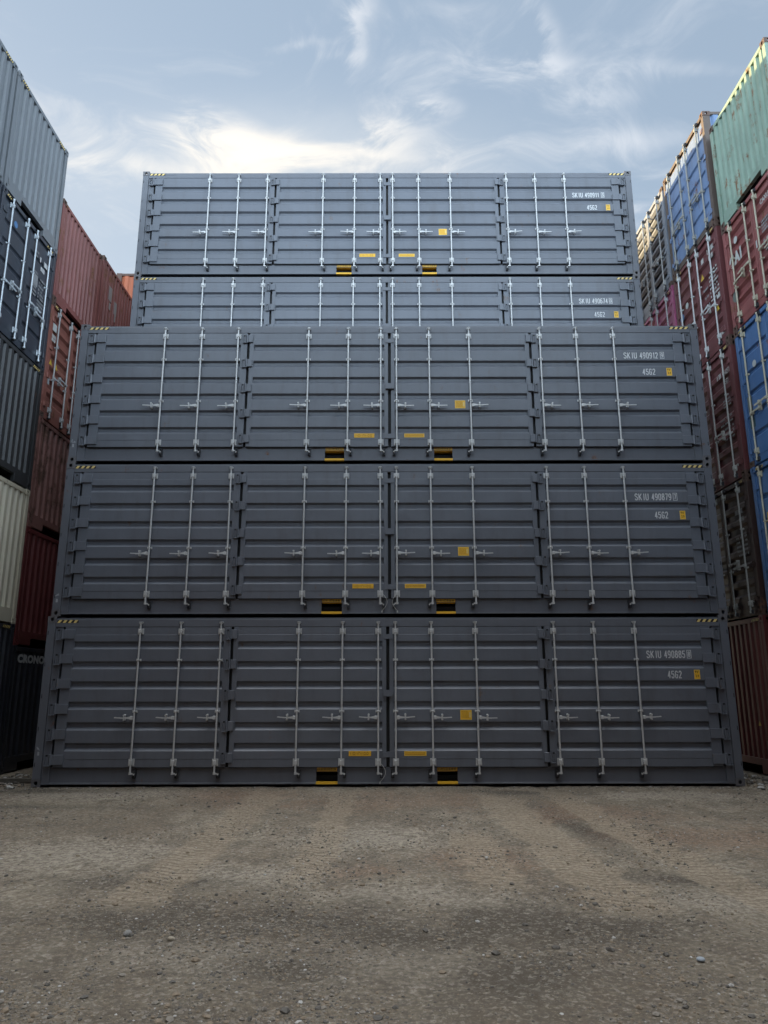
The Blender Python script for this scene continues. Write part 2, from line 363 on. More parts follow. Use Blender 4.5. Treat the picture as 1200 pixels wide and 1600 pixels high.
c = mixc(nt, mth(nt, 'MULTIPLY', ramp(nt, mid, .48, .62), .62), c, (0.125, 0.103, 0.078))
mid2 = noi(nt, P, 1.3, 9, .72)
DIST = mth(nt, 'ADD', mth(nt, 'MULTIPLY', mth(nt, 'SUBTRACT', mid2, .5), 3.4), mth(nt, 'MULTIPLY', mth(nt, 'SUBTRACT', fine, .5), 2.8))
def stain(cx, cy, rx, ry, ang=0.0, wob=.55):
    n = nd(nt, 'ShaderNodeMapping'); n.vector_type = 'TEXTURE'
    n.inputs['Location'].default_value = (cx, cy, 0); n.inputs['Rotation'].default_value = (0, 0, ang); n.inputs['Scale'].default_value = (rx, ry, 1)
    nt.links.new(P, n.inputs[0])
    fl = nd(nt, 'ShaderNodeVectorMath', operation='MULTIPLY'); fl.inputs[1].default_value = (1, 1, 0); nt.links.new(n.outputs[0], fl.inputs[0])
    ln = nd(nt, 'ShaderNodeVectorMath', operation='LENGTH'); nt.links.new(fl.outputs[0], ln.inputs[0])
    d = mth(nt, 'ADD', mth(nt, 'MULTIPLY', ln.outputs['Value'], .85), DIST)
    return mth(nt, 'SUBTRACT', 1.0, ramp(nt, d, .20, 1.30))
def apply(c, st, colr, k):
    return mixc(nt, mth(nt, 'MULTIPLY', st, k), c, colr)
for s_ in ((.72, 6.45, .55, .32), (.0, 6.70, .6, .2), (2.85, 6.35, .7, .3), (-1.35, 5.2, .6, .28), (-.1, 5.05, .7, .35), (-1.2, 7.3, .8, .35), (-.2, 9.0, 1.0, .8), (-3.2, 8.2, 1.2, .7), (-4.8, 12.4, 1.6, .5), (4.6, 12.2, 1.6, .4)):
    c = apply(c, stain(*s_), (0.37, 0.325, 0.255), .75)
for s_ in ((.85, 5.98, .50, .40), (1.70, 5.72, .65, .34), (-.15, 5.80, .6, .42), (-.95, 6.05, .5, .36), (-1.8, 5.95, .7, .42), (.3, 5.55, .5, .25), (2.75, 7.05, .75, .22, -.25), (.75, 4.85, .3, .5, -.5), (-.55, 5.0, .35, .2), (-2.0, 7.0, .6, .22), (2.35, 9.8, .22, 1.4, .12), (2.3, 12.6, .9, .25, -.3), (-6.0, 12.9, 1.2, .3), (-5.5, 11.2, 1.3, .22)):
    c = apply(c, stain(*s_), (0.060, 0.050, 0.038), .92)
c = apply(c, stain(.2, 4.4, 5.0, 2.0), (.110, .092, .070), .48)
for s_ in ((-.2, 7.36, .42, .22), (2.7, 10.6, 1.0, .7), (3.9, 8.9, 1.2, .7), (-2.3, 12.2, .8, .9), (1.0, 7.9, .5, .5), (-.1, 11.8, 1.6, .8)):
    c = apply(c, stain(*s_), (0.236, 0.138, 0.086), .50)
c = mixc(nt, mth(nt, 'MULTIPLY', ramp(nt, fine, .46, .58), .58), c, (0.125, 0.107, 0.086))
c = mixc(nt, mth(nt, 'MULTIPLY', ramp(nt, grit, .56, .74), .5), c, (0.499, 0.446, 0.370))
vo = nd(nt, 'ShaderNodeTexVoronoi'); vo.inputs['Scale'].default_value = 42; nt.links.new(P, vo.inputs['Vector'])
vo2 = nd(nt, 'ShaderNodeTexVoronoi'); vo2.inputs['Scale'].default_value = 95; nt.links.new(P, vo2.inputs['Vector'])
bwc = nd(nt, 'ShaderNodeRGBToBW'); nt.links.new(vo.outputs['Color'], bwc.inputs[0])
c = mixc(nt, mth(nt, 'MULTIPLY', ramp(nt, bwc.outputs[0], .62, .9), .30), c, (0.455, 0.413, 0.355))
nt.links.new(c, b.inputs['Base Color']); b.inputs['Roughness'].default_value = .95; b.inputs['Specular IOR Level'].default_value = .15
TRK = None
# tyre tread prints: short cross bars inside the wheel tracks
def tread(x0, s, w, freq, lo, hi):
    t = mth(nt, 'MULTIPLY', mth(nt, 'POWER', mth(nt, 'DIVIDE', mth(nt, 'SUBTRACT', 13.0, sxyz.outputs[1]), 6.0), 2.0), s*.6)
    dx = mth(nt, 'SUBTRACT', mth(nt, 'SUBTRACT', sxyz.outputs[0], x0), t)
    mk = mth(nt, 'SUBTRACT', 1.0, ramp(nt, mth(nt, 'ADD', mth(nt, 'ABSOLUTE', dx), mth(nt, 'MULTIPLY', mth(nt, 'SUBTRACT', mid, .5), .5)), w*.7, w))
    yr = mth(nt, 'MULTIPLY', ramp(nt, sxyz.outputs[1], lo, lo+.6), mth(nt, 'SUBTRACT', 1.0, ramp(nt, sxyz.outputs[1], hi-.6, hi)))
    ph = mth(nt, 'ADD', mth(nt, 'MULTIPLY', sxyz.outputs[1], freq), mth(nt, 'ADD', mth(nt, 'MULTIPLY', dx, freq*.22), mth(nt, 'MULTIPLY', mid, 5)))
    global TRK; mm = mth(nt, 'MULTIPLY', mk, yr); TRK = mm if TRK is None else mth(nt, 'MAXIMUM', TRK, mm)
    return mth(nt, 'MULTIPLY', mm, mth(nt, 'SINE', ph))
tr = mth(nt, 'ADD', tread(1.75, .25, .36, 62, 5.9, 12.5), mth(nt, 'ADD', tread(.95, .1, .3, 58, 6.6, 9.5), mth(nt, 'ADD', tread(-1.85, -.22, .30, 60, 6.0, 13), mth(nt, 'ADD', tread(2.75, .42, .28, 55, 5.2, 13), tread(-.65, -.05, .24, 64, 6.8, 13)))))
c = mixc(nt, mth(nt, 'MULTIPLY', TRK, .62), c, (.35, .285, .205))
c = mixc(nt, mth(nt, 'MULTIPLY', ramp(nt, tr, .25, .95), .38), c, (.10, .080, .058))
fn2 = noi(nt, P, 26, 6, .72)
c = mixc(nt, mth(nt, 'MULTIPLY', ramp(nt, fn2, .50, .57), .52), c, (.105, .090, .070))
c = mixc(nt, mth(nt, 'MULTIPLY', mth(nt, 'SUBTRACT', 1.0, ramp(nt, fn2, .37, .44)), .42), c, (.42, .38, .31))
nt.links.new(c, b.inputs['Base Color'])
hsum = mth(nt, 'ADD', mth(nt, 'MULTIPLY', tr, .0060), mth(nt, 'MULTIPLY', fine, .026))
hsum = mth(nt, 'ADD', hsum, mth(nt, 'ADD', mth(nt, 'MULTIPLY', grit, .009), mth(nt, 'MULTIPLY', fn2, .020)))
hsum = mth(nt, 'ADD', hsum, mth(nt, 'MULTIPLY', mth(nt, 'SUBTRACT', 1.0, ramp(nt, vo.outputs['Distance'], .0, .5)), mth(nt, 'MULTIPLY', ramp(nt, bwc.outputs[0], .45, .8), .0055)))
hsum = mth(nt, 'ADD', hsum, mth(nt, 'MULTIPLY', mth(nt, 'SUBTRACT', 1.0, ramp(nt, vo2.outputs['Distance'], .0, .5)), .0020))
bp = nd(nt, 'ShaderNodeBump'); bp.inputs['Strength'].default_value = .9; bp.inputs['Distance'].default_value = 1.0
nt.links.new(hsum, bp.inputs['Height']); nt.links.new(bp.outputs[0], b.inputs['Normal'])
GROUND = m
gb = MB(); gb.add(vs, fs, 0, True)
tag(gb.build('ground', GROUND, fix=False), kind='structure')

# loose gravel lying on the yard (uncountable)
def pebble(mb, x, y, z, r, m=0, flat=.62):
    t = (1+5**.5)/2
    base = [(-1,t,0),(1,t,0),(-1,-t,0),(1,-t,0),(0,-1,t),(0,1,t),(0,-1,-t),(0,1,-t),(t,0,-1),(t,0,1),(-t,0,-1),(-t,0,1)]
    if r < .0085:
        a = random.uniform(0, 3.14); ca, sa = math.cos(a)*r, math.sin(a)*r; k = random.uniform(.6, 1)
        mb.add([(x+ca, y+sa, z), (x-sa*k, y+ca*k, z), (x-ca, y-sa, z), (x+sa*k, y-ca*k, z), (x+ca*.2, y+sa*.2, z+r*flat*random.uniform(.8, 1.3))], [(0,1,4), (1,2,4), (2,3,4), (3,0,4)], m); return
    F = [(0,11,5),(0,5,1),(0,1,7),(0,7,10),(0,10,11),(1,5,9),(5,11,4),(11,10,2),(10,7,6),(7,1,8),(3,9,4),(3,4,2),(3,2,6),(3,6,8),(3,8,9),(4,9,5),(2,4,11),(6,2,10),(8,6,7),(9,8,1)]
    a = random.uniform(0, 6.28); ca, sa = math.cos(a), math.sin(a); sx, sy, sz = random.uniform(.7, 1.35), random.uniform(.65, 1.1), random.uniform(.7, 1.1)*flat
    vs = []
    for p in base:
        j = random.uniform(.78, 1.15)/1.902*r
        q = (p[0]*sx*j, p[1]*sy*j, p[2]*sz*j); vs.append((x+q[0]*ca-q[1]*sa, y+q[0]*sa+q[1]*ca, z+q[2]))
    mb.add(vs, F, m)
pm = [simple('pebble_grey', (.24, .215, .18), .9, 0, .3, 30, .2), simple('pebble_tan', (.25, .20, .145), .9, 0, .3, 30, .2), simple('pebble_dark', (.13, .12, .105), .9, 0, .3, 30, .2), simple('pebble_pale', (.46, .45, .42), .85, 0, .3, 30, .2)]
mb = MB(); cnt = 0
while cnt < 60000:
    y = 3.7 + 9.7*random.random()**1.7; x = random.uniform(-1, 1)*(y*.54+.6)
    dn = noise.fractal(Vector((x*.8, y*.8, 11)), 1, 2, 4)
    if random.random() > max(.05, .36+dn*1.5): continue
    r = .0035 + .0085*random.random()**3 + (.020 if random.random() < .035 else 0)*random.random()
    pebble(mb, x, y, gh(x, y)+r*.18, r, random.choices((0,1,2,3), (5,5,4,.45))[0]); cnt += 1
for _ in range(4200):   # grit drifted against the foot of the bottom container
    x = random.uniform(-6.3, 6.4); y = 13.42-abs(random.gauss(0, .16)); r = .004+.014*random.random()**3
    if noise.noise(Vector((x*1.7, 3, 0))) < -.15 and random.random() < .7: continue
    pebble(mb, x, y, gh(x, y)+r*.2, r, random.choices((0,1,2,3), (5,5,4,.8))[0])
for _ in range(420):   # coarser rubble between the stacks
    sgn = random.choice((-1, 1)); x = sgn*random.uniform(6.25, 7.15); y = random.uniform(12.6, 15.2)
    r = random.uniform(.015, .06); pebble(mb, x, y, -.01+r*.3, r, random.choices((0,1,2,3), (5,3,4,2))[0])
tag(mb.build('gravel', pm, fix=False), label='loose gravel scattered over the dirt yard', kind='stuff')
for (x, y, r, mt, lb) in ((1.96, 5.08, .038, simple('bluish_stone', (.30,.34,.37), .7), 'pale bluish stone on the dirt, largest in the right foreground'),
                      (-1.43, 5.49, .034, simple('buff_stone', (.33,.29,.22), .8), 'buff rounded stone on dark dirt, left foreground'),
                      (-1.77, 5.63, .042, simple('flat_grey_stone', (.22,.215,.20), .8), 'flat grey stone farther left, beyond the buff stone')):
    q = MB(); pebble(q, 0, 0, 0, r, 0, .75); o = q.build('stone', mt, fix=False); o.location = (x, y, gh(x, y)+r*.35)
    sb = o.modifiers.new('smooth', 'SUBSURF'); sb.levels = 1; sb.render_levels = 1
    tag(o, lb, 'stone', 'loose stones on the yard')

# ------------------------------------------------------------------ side opening container (front stacks)
CL, CW, CH = 12.192, 2.438, 2.896
HL = CL/2
def groove_profile(z0, z1, grooves, depth, y=0.0, dz=(.034,.054,.052)):
    """profile (y,z) from bottom to top with grooves given by their top edge z"""
    p = [(y, z0)]
    for t in sorted(grooves):
        a = t-sum(dz)
        p += [(y, a), (y+depth, a+dz[2]), (y+depth, a+dz[2]+dz[1]), (y, t)]
    return p+[(y, z1)]
def corr(n, x0, x1, y, depth, fl=.34, sl=.16):
    """vertical corrugation plan profile (x,y); outer plane y, inner plane y+depth"""
    w = (x1-x0)/n; p = [(x0, y+depth)]
    for i in range(n):
        a = x0+i*w
        p += [(a+w*(.5-fl/2-sl), y+depth), (a+w*(.5-fl/2), y), (a+w*(.5+fl/2), y), (a+w*(.5+fl/2+sl), y+depth)]
    return p+[(x1, y+depth)]

MESH = {}; HR = random.Random(5)
def part(key, name, maker, mats, parent):
    """first use builds the mesh, later uses share it"""
    if key not in MESH:
        o = maker().build(name, mats, parent); MESH[key] = o.data; return o
    o = bpy.data.objects.new(name, MESH[key]); col.objects.link(o); o.parent = parent; return o

def kids(o): return [c for c in bpy.data.objects if c.parent == o]
def cp_tree(o, parent=None):
    c = o.copy(); col.objects.link(c); c.parent = parent
    for ch in kids(o): cp_tree(ch, c)
    return c
RODX = [-4.405, -3.685, -2.970, -1.585, -.805, -.170, .135, .775, 1.560, 2.955, 3.670, 4.400]
POCK = ((-1.235, -.865), (.845, 1.195))
def fr_frame():
    mb = MB()
    for s in (-1, 1):
        for yy in (0, 1):
            x0, x1 = (s*HL, s*(HL-.162)); x0, x1 = min(x0, x1), max(x0, x1)
            y0, y1 = (0.0, .178) if yy == 0 else (CW-.178, CW)
            pw0, pw1 = (s*(HL-.004), s*(HL-.150)); pw0, pw1 = min(pw0, pw1), max(pw0, pw1)
            mb.box(pw0, pw1, y0+.004 if yy == 0 else y0+.02, y1-.02 if yy == 0 else y1-.004, .118, CH-.118, 0, .004)
            mb.casting(x0, x1, y0, y1, 0, .118, 2, hole_y=-1 if yy == 0 else 1, hole_x=s, hole_z=-1)
            mb.casting(x0, x1, y0, y1, CH-.118, CH, 2, hole_y=-1 if yy == 0 else 1, hole_x=s, hole_z=1)
        # raised weld seam and lashing slots, their shade painted as black strips, down the front post
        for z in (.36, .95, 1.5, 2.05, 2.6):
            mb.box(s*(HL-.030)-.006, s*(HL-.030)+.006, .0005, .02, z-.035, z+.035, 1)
        a, c_ = sorted((s*(HL-.153), s*(HL-.290)))
        mb.box(a, c_, .020, .075, .060, CH-.075, 0, .003)
    mb.box(-HL+.155, HL-.155, .000, .078, 2.703, 2.836, 0, .004)      # top rail
    mb.box(-HL+.170, HL-.170, .012, .060, 2.8365, 2.850, 0)
    # bottom rail with fork pockets
    yb = .050; e = HL-.290
    xs = [-e, POCK[0][0], POCK[0][1], POCK[1][0], POCK[1][1], e]
    for a, c_ in ((xs[0], xs[1]), (xs[2], xs[3]), (xs[4], xs[5])):
        mb.box(a, c_, yb, yb+.008, .062, .312, 0)
        mb.box(a, c_, .006, yb+.012, .036, .061, 0, .003)
    mb.box(-HL+.155, -e-.001, .006, .06, .036, .059, 0); mb.box(e+.001, HL-.155, .006, .06, .036, .059, 0)
    for a, c_ in POCK:
        mb.box(a+.001, c_-.001, yb, yb+.008, .240, .312, 0)
        mb.box(a+.001, c_-.001, .004, yb+.012, .036, .076, 3)
        mb.box(a+.006, c_-.006, .0635, .16, .0650, .0690, 3); mb.box(a+.006, c_-.006, .0625, .26, .2340, .2390, 3)
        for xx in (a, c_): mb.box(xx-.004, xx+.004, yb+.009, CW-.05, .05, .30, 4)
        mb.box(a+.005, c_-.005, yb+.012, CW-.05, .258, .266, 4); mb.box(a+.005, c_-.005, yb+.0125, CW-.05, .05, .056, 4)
        mb.box(a+.006, c_-.006, .55, .56, .06, .256, 1)  # black plate across the pocket, painting in its deep shade
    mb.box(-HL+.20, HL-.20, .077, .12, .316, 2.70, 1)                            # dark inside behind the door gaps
    # floor, roof, rear
    mb.box(-HL+.16, HL-.16, .10, CW-.03, .10, .17, 4)
    mb.box(-HL+.16, HL-.16, .03, CW-.01, CH-.060, CH-.030, 0)
    mb.box(-HL+.16, HL-.16, CW-.07, CW-.005, .03, .18, 0); mb.box(-HL+.16, HL-.16, CW-.07, CW-.005, CH-.13, CH-.062, 0)
    for s in (-1, 1):
        a, c_ = sorted((s*(HL-.005), s*(HL-.06)))
        mb.box(a, c_, .18, CW-.18, .02, .16, 0); mb.box(a, c_, .18, CW-.18, CH-.12, CH-.02, 0)
    return mb
def fr_rear():
    mb = MB(); mb.sheet(corr(44, -HL+.15, HL-.15, CW-.045, .036), 'z', .17, CH-.125); return mb
def fr_side(s):
    def f():
        mb = MB(); pr = [(s*(HL-.012-(y)), x) for x, y in corr(9, .17, CW-.17, 0, .04)]
        mb.sheet(pr, 'z', .155, CH-.115); return mb
    return f
LEAF = ((-5.758, -2.796, .175, .125), (-2.746, -.028, .085, .074), (.028, 2.746, .074, .085), (2.796, 5.758, .125, .175))
GRV = (2.450, 2.103, 1.757, 1.410, 1.063, .717)
def fr_leaf(i):
    x0, x1, sl, sr = LEAF[i]
    def f():
        mb = MB(); zb, zt = .315, 2.698
        prof = [(.004, zb), (.004, .446), (0, .450)]+groove_profile(.4501, 2.5599, GRV, .048)[1:-1]+[(0, 2.560), (.004, 2.564), (.004, zt)]
        mb.sheet(prof, 'x', x0+sl, x1-sr)
        for a, c_ in ((x0, x0+sl), (x1-sr, x1)):
            mb.box(a, c_, -.001, .050, zb, zt, 0, .0025)
        mb.box(x0+.01, x1-.01, .0490, .056, zb+.001, zt-.001)
        mb.box(x0+sl, x1-sr, .0045, .0485, zb, zb+.004); mb.box(x0+sl, x1-sr, .0045, .0485, zt-.004, zt)
        # rubber gasket round the leaf
        mb.box(x0+.01, x1-.01, .008, .035, zb-.012, zb-.001, 1); mb.box(x0+.01, x1-.01, .012, .035, zt+.001, zt+.004, 1)
        return mb
    return f
def rodmb():
    mb = MB(); y = -.048
    mb.cyl((0, y, .235), (0, y, 2.752), .0165, 12)
    mb.cyl((0, y, 2.750), (0, y, 2.764), .030, 12); mb.cyl((0, y, 2.775), (0, y, 2.788), .034, 12); mb.cyl((0, y, 2.76), (0, y, 2.776), .018, 8)
    mb.box(-.035, .035, -.030, -.001, 2.765, 2.79)
    for zc_, h in ((2.620, .105), (.395, .120)):
        mb.box(-.052, .052, -.012, -.0015, zc_-h/2, zc_+h/2, 0, .002)
        mb.box(-.026, .026, -.068, -.0125, zc_-h/2+.02, zc_+h/2-.02, 0, .004)
        for sx in (-1, 1):
            for dz in (-.35, .35): mb.cyl((sx*.039, -.022, zc_+dz*h), (sx*.039, -.012, zc_+dz*h), .009, 8)
            mb.box(sx*.044-.006, sx*.044+.006, -.024, -.012, zc_-h/2+.004, zc_+h/2-.004)
    for zc_ in (2.120, 1.242):
        mb.box(-.044, .044, -.012, -.0015, zc_-.016, zc_+.016, 0, .002)
        mb.box(-.024, .024, -.070, -.0125, zc_-.011, zc_+.011, 0, .003)
        for sx in (-1, 1): mb.box(sx*.037-.008, sx*.037+.008, -.020, -.012, zc_-.022, zc_+.022)
    # cam at the foot and the keeper on the rail
    mb.cyl((0, y, .20), (0, y, .236), .024, 10); mb.box(-.006, .045, y-.012, y+.012, .205, .225)
    mb.box(.030, .082, -.004, .049, .262, .275, 1); mb.box(.030, .082, -.004, .049, .135, .148, 1)
    mb.box(.070, .082, -.020, .049, .148, .262, 1); mb.box(.034, .046, -.030, .020, .150, .190, 1)
    mb.cyl((.056, -.03, .200), (.056, .04, .200), .014, 8, 0)
    return mb
def handmb():
    mb = MB(); z = 1.135
    mb.box(-.066, -.018, -.078, -.030, z-.032, z+.030, 0, .006)
    mb.prism([(-.060, z-.020), (-.060, z+.024), (-.120, z+.012), (-.200, z+.004), (-.330, z+.010), (-.335, z-.006), (-.200, z-.014), (-.130, z-.014)], 'y', -.086, -.066)
    mb.box(-.182, -.154, -.020, -.0015, z-.050, z+.060, 0, .003)
    mb.cyl((-.168, -.090, z+.040), (-.168, -.012, z+.040), .017, 10); mb.cyl((-.168, -.080, z-.036), (-.168, -.012, z-.036), .015, 10)
    mb.box(-.174, -.162, -.094, -.086, z-.042, z+.050)
    mb.box(-.24, -.12, -.066, -.058, z-.016, z+.002)
    return mb
def mirror(mb, on):
    if on: mb.v = [(-x, y, z) for x, y, z in mb.v]
    return mb
def hinge_outer():
    """block on the leaf to the +x side of the knuckle"""
    mb = MB(); h = .082
    mb.box(.012, .222, -.030, -.002, -h, h, 0, .004); mb.box(.060, .075, -.034, -.0305, -h+.004, h-.004, 0, .001)
    mb.cyl((0, -.018, -h-.010), (0, -.018, h+.010), .024, 12)
    # bracket on the jamb: back plate, bottom foot, slot shade painted as a black plate at its top
    mb.box(-.108, -.026, -.004, .020, -h-.012, h+.006, 0, .002)
    mb.box(-.106, -.004, -.044, -.0045, -h-.026, -h-.013, 0, .002)
    mb.box(-.106, -.094, -.036, -.0045, -h-.0125, h, 0, .002); mb.box(-.040, -.027, -.036, -.0045, -h-.0125, h, 0, .002)
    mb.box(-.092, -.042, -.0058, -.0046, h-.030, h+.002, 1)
    return mb
def hinge_mid():
    mb = MB(); h = .080
    mb.box(.008, .100, -.036, -.002, -h, h, 0, .005)
    mb.cyl((-.012, -.018, -h-.006), (-.012, -.018, h+.006), .020, 12)
    mb.box(-.100, -.034, -.004, -.0015, -h-.004, h+.004, 0)
    mb.box(-.100, -.016, -.042, -.0045, -h-.018, -h-.006, 0, .002)
    mb.box(-.100, -.088, -.034, -.0045, -h-.0055, h, 0, .002); mb.box(-.046, -.035, -.034, -.0045, -h-.0055, h, 0, .002)
    mb.box(-.086, -.048, -.0058, -.0046, h-.026, h+.004, 1)  # black plate painting the shaded slot of the bracket
    return mb
def cover(z0, z1, w0, w1, d, slope=False):
    def f():
        mb = MB(); mb.prism([(w0, z0), (w1, z0), (w1, z1), (w1*.55, z1), (w0*.3, z1-.012 if slope else z1), (w0, z1-.02 if slope else z1)], 'y', -d, -.002); return mb
    return f
def hazmb(x0, x1, z0, z1, y, n=4):
    mb = MB(); mb.box(x0, x1, y, y+.0015, z0, z1, 1); w = (x1-x0)/n; h = z1-z0
    for k in range(n):
        a = x0+k*w; sk = h*.75
        mb.add([(a+.002, y-.0012, z0), (a+w*.52, y-.0012, z0), (min(a+w*.52+sk, x1), y-.0012, z1), (min(a+sk, x1), y-.0012, z1)], [(0,1,2,3)], 0)
    return mb
def decal(w, h, kind):
    def f():
        mb = MB(); mb.box(-w/2, w/2, -.0015, 0, -h/2, h/2, 0)
        b_ = .006; mb.box(-w/2+b_, w/2-b_, -.0022, -.0016, -h/2+b_, h/2-b_, 1)
        rnd = random.Random(kind)
        if kind == 1:      # block of fine print
            for k in range(6):
                zz = h/2-.026-k*.021
                x = -w/2+.02
                while x < w/2-.055:
                    l = rnd.uniform(.008, .022); mb.box(x, min(x+l, w/2-.05), -.0028, -.0023, zz-.0035, zz+.0035, 2); x += l+.006
            mb.box(w/2-.045, w/2-.015, -.0028, -.0023, -.04, .045, 3)
        elif kind == 2:    # one line of large letter shapes
            x = -w/2+.03
            while x < w/2-.04:
                mb.box(x, x+.006, -.0028, -.0023, -h*.26, h*.26, 2)
                if rnd.random() < .6: mb.box(x+.0065, x+.026, -.0028, -.0023, -h*.26, -h*.16, 2)
                if rnd.random() < .6: mb.box(x+.0065, x+.026, -.0028, -.0023, h*.16, h*.26, 2)
                mb.box(x+.0265, x+.032, -.0028, -.0023, -h*.26, h*.26, 2); x += .046
        elif kind == 3:    # two thin lines of print
            for zz in (h*.13, -h*.16):
                x = -w/2+.02
                while x < w/2-.03:
                    l = rnd.uniform(.008, .02); mb.box(x, x+l, -.0028, -.0023, zz-.005, zz+.005, 2); x += l+.005
        elif kind == 4:    # strip over a fork pocket
            x = -w/2+.01
            while x < w/2-.02:
                l = rnd.uniform(.004, .012); mb.box(x, x+l, -.0028, -.0023, -h*.3, h*.3, 2); x += l+rnd.uniform(.004, .012)
        return mb
    return f
def tri_decal(s):
    mb = MB(); mb.prism([(-s, -s*.8), (s, -s*.8), (0, s)], 'y', -.0015, 0, 0); return mb

def scribble(parent, x, y, z, seed):
    rnd = random.Random(seed); mb = MB(); px_, pz_ = x-.035, z
    for k in range(5):
        nx_, nz_ = x+rnd.uniform(-.04, .04), z+rnd.uniform(-.03, .05)
        a = Vector((px_, y, pz_)); c_ = Vector((nx_, y, nz_)); d = (c_-a); n_ = Vector((-d.z, 0, d.x)).normalized()*.006
        yo = Vector((0, -.0004*k, 0)); mb.add([a+n_+yo, a-n_+yo, c_-n_+yo, c_+n_+yo], [(0,1,2,3)]); px_, pz_ = nx_, nz_
    mb.add([(x-.02, y, z-.11), (x+.018, y, z-.11), (x+.014, y, z-.05), (x-.018, y, z-.045)], [(0,1,2,3)])
    return mb.build('chalk_mark', CHALK, parent)

def side_opener(X, Y, Z, H, num, chk, label, detail=True, wires=()):
    t = empty('shipping_container', (X, Y, Z), 0, label, 'shipping container', 'grey side-opening containers stacked across the end')
    t.scale = (1, 1, H/CH)
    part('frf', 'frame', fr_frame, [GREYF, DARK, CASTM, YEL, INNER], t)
    part('frr', 'rear_wall', fr_rear, GREY, t)
    for s in (-1, 1): part('frs%d' % s, 'end_wall', fr_side(s), GREY, t)
    for i in range(4):
        d = part('leaf%d' % i, 'side_door', fr_leaf(i), [GREY, DARK], t)
        for rx in RODX[i*3:i*3+3]:
            left = rx < 0
            r = part('rod%d' % left, 'locking_rod', (lambda left=left: mirror(rodmb(), not left)), [STEEL, CAM], d); r.location = (rx, 0, 0)
            hd = part('hnd%d' % left, 'handle', (lambda left=left: mirror(handmb(), not left)), STEEL, d); th = R(HR.uniform(-2.2, 2.2)); hd.rotation_euler = (0, th, 0); hd.location = (rx-1.135*math.sin(th), 0, 1.135*(1-math.cos(th)))
        if i in (0, 3):
            for z in (2.575, 2.145, 1.715, 1.285, .860, .440):
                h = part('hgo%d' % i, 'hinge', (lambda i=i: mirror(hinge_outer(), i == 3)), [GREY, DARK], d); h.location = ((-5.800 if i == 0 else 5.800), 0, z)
        else:
            for z in (2.570, 2.045, 1.520, .995, .470):
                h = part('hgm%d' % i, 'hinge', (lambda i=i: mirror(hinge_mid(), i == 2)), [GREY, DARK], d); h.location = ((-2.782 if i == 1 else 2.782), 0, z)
        if i == 1:
            for k, a in enumerate(((2.485, 2.575, -.085, .10, .014, True), (1.490, 1.600, -.075, .085, .055, False), (.475, .575, -.10, .115, .016, True))):
                part('cov%d' % k, 'lock_plate', cover(*a), GREY, d)
            o = part('dec2', 'warning_label', decal(.385, .085, 2), [YEL, YEL, BRN], d); o.location = (-.485, -.0025, .535)
        if i == 2:
            o = part('dec1', 'warning_label', decal(.200, .165, 1), [YELP, YEL, BRN, YELK], d); o.location = (1.36, -.0025, 1.175)
            o = part('dec3', 'warning_label', decal(.385, .080, 3), [YELP, YEL, BRN], d); o.location = (.470, -.0025, .535)
        if i == 3:
            q = stencil('number_marking', 'SKIU', WHITE, d, 4.590, -.003, 2.140, .130, .058, .072)
            q = stencil('number_marking', num, WHITE, d, 4.905, -.003, 2.140, .130, .052, .0635)
            q = stencil('number_marking', '45G2', WHITE, d, 4.935, -.003, 1.790, .130, .052, .0650)
            c_ = stencil('check_digit', chk, WHITE, d, 5.3235, -.003, 2.163, .090, .042, .05, .013)
            bm_ = MB(); fx0, fx1, fz0, fz1, w = 5.305, 5.385, 2.135, 2.280, .009
            bm_.box(fx0, fx1, -.003, -.002, fz0, fz0+w); bm_.box(fx0, fx1, -.003, -.002, fz1-w, fz1)
            bm_.box(fx0, fx0+w, -.003, -.002, fz0+w, fz1-w); bm_.box(fx1-w, fx1, -.003, -.002, fz0+w, fz1-w); bm_.build('check_digit_box', WHITE, d)
            o = part('dech', 'height_label', decal(.105, .165, 0), [YELK, YEL], d); o.location = (5.455, -.0025, 1.855)
            for dz in (.025, -.045):
                text_mesh('height_figures', "9'6\"" if dz > 0 else '2.9', BLK, d, 5.455, -.0050, 1.855+dz, .042, .8, align='CENTER', bold=.004)
    for a, c_ in POCK:
        o = part('decp', 'pocket_label', decal(.350, .062, 4), [BRN, YEL, BLK], t); o.location = ((a+c_)/2, .0490, .275)
    for s in (-1, 1):
        a, c_ = sorted((s*(HL-.175), s*(HL-.56)))
        part('haz%d' % s, 'hazard_stripe', (lambda a=a, c_=c_: hazmb(a, c_, 2.776, 2.826, -.0032)), [YELK, BLK], t)
        a, c_ = sorted((s*(HL-.565), s*(HL-.80)))
        part('hazp%d' % s, 'blank_plate', (lambda a=a, c_=c_: (lambda q: (q.box(a, c_, -.003, -.001, 2.776, 2.826), q)[1])(MB())), GREYF, t)
    for wx in wires:
        pts = [(wx+math.sin(k/9*3.0)*.11*(1 if wx < 0 else -1), -.07-.02*math.sin(k/9*3.1), .41-.33*k/9) for k in range(10)]
        mb = MB(); mb.tube(pts, .004, 5); mb.box(pts[-1][0]-.012, pts[-1][0]+.012, pts[-1][1]-.01, pts[-1][1]+.01, pts[-1][2]-.03, pts[-1][2]); mb.build('seal_wire', WIRE, t)
    return t
CASTM = paint('casting_paint', (.115, .112, .118), .55, .35, .3, .1)
INNER = simple('recess_shade', (.012, .013, .015), .8, 0, .2, 18, .1)  # near-black colour carries the shade inside pockets and tunnels

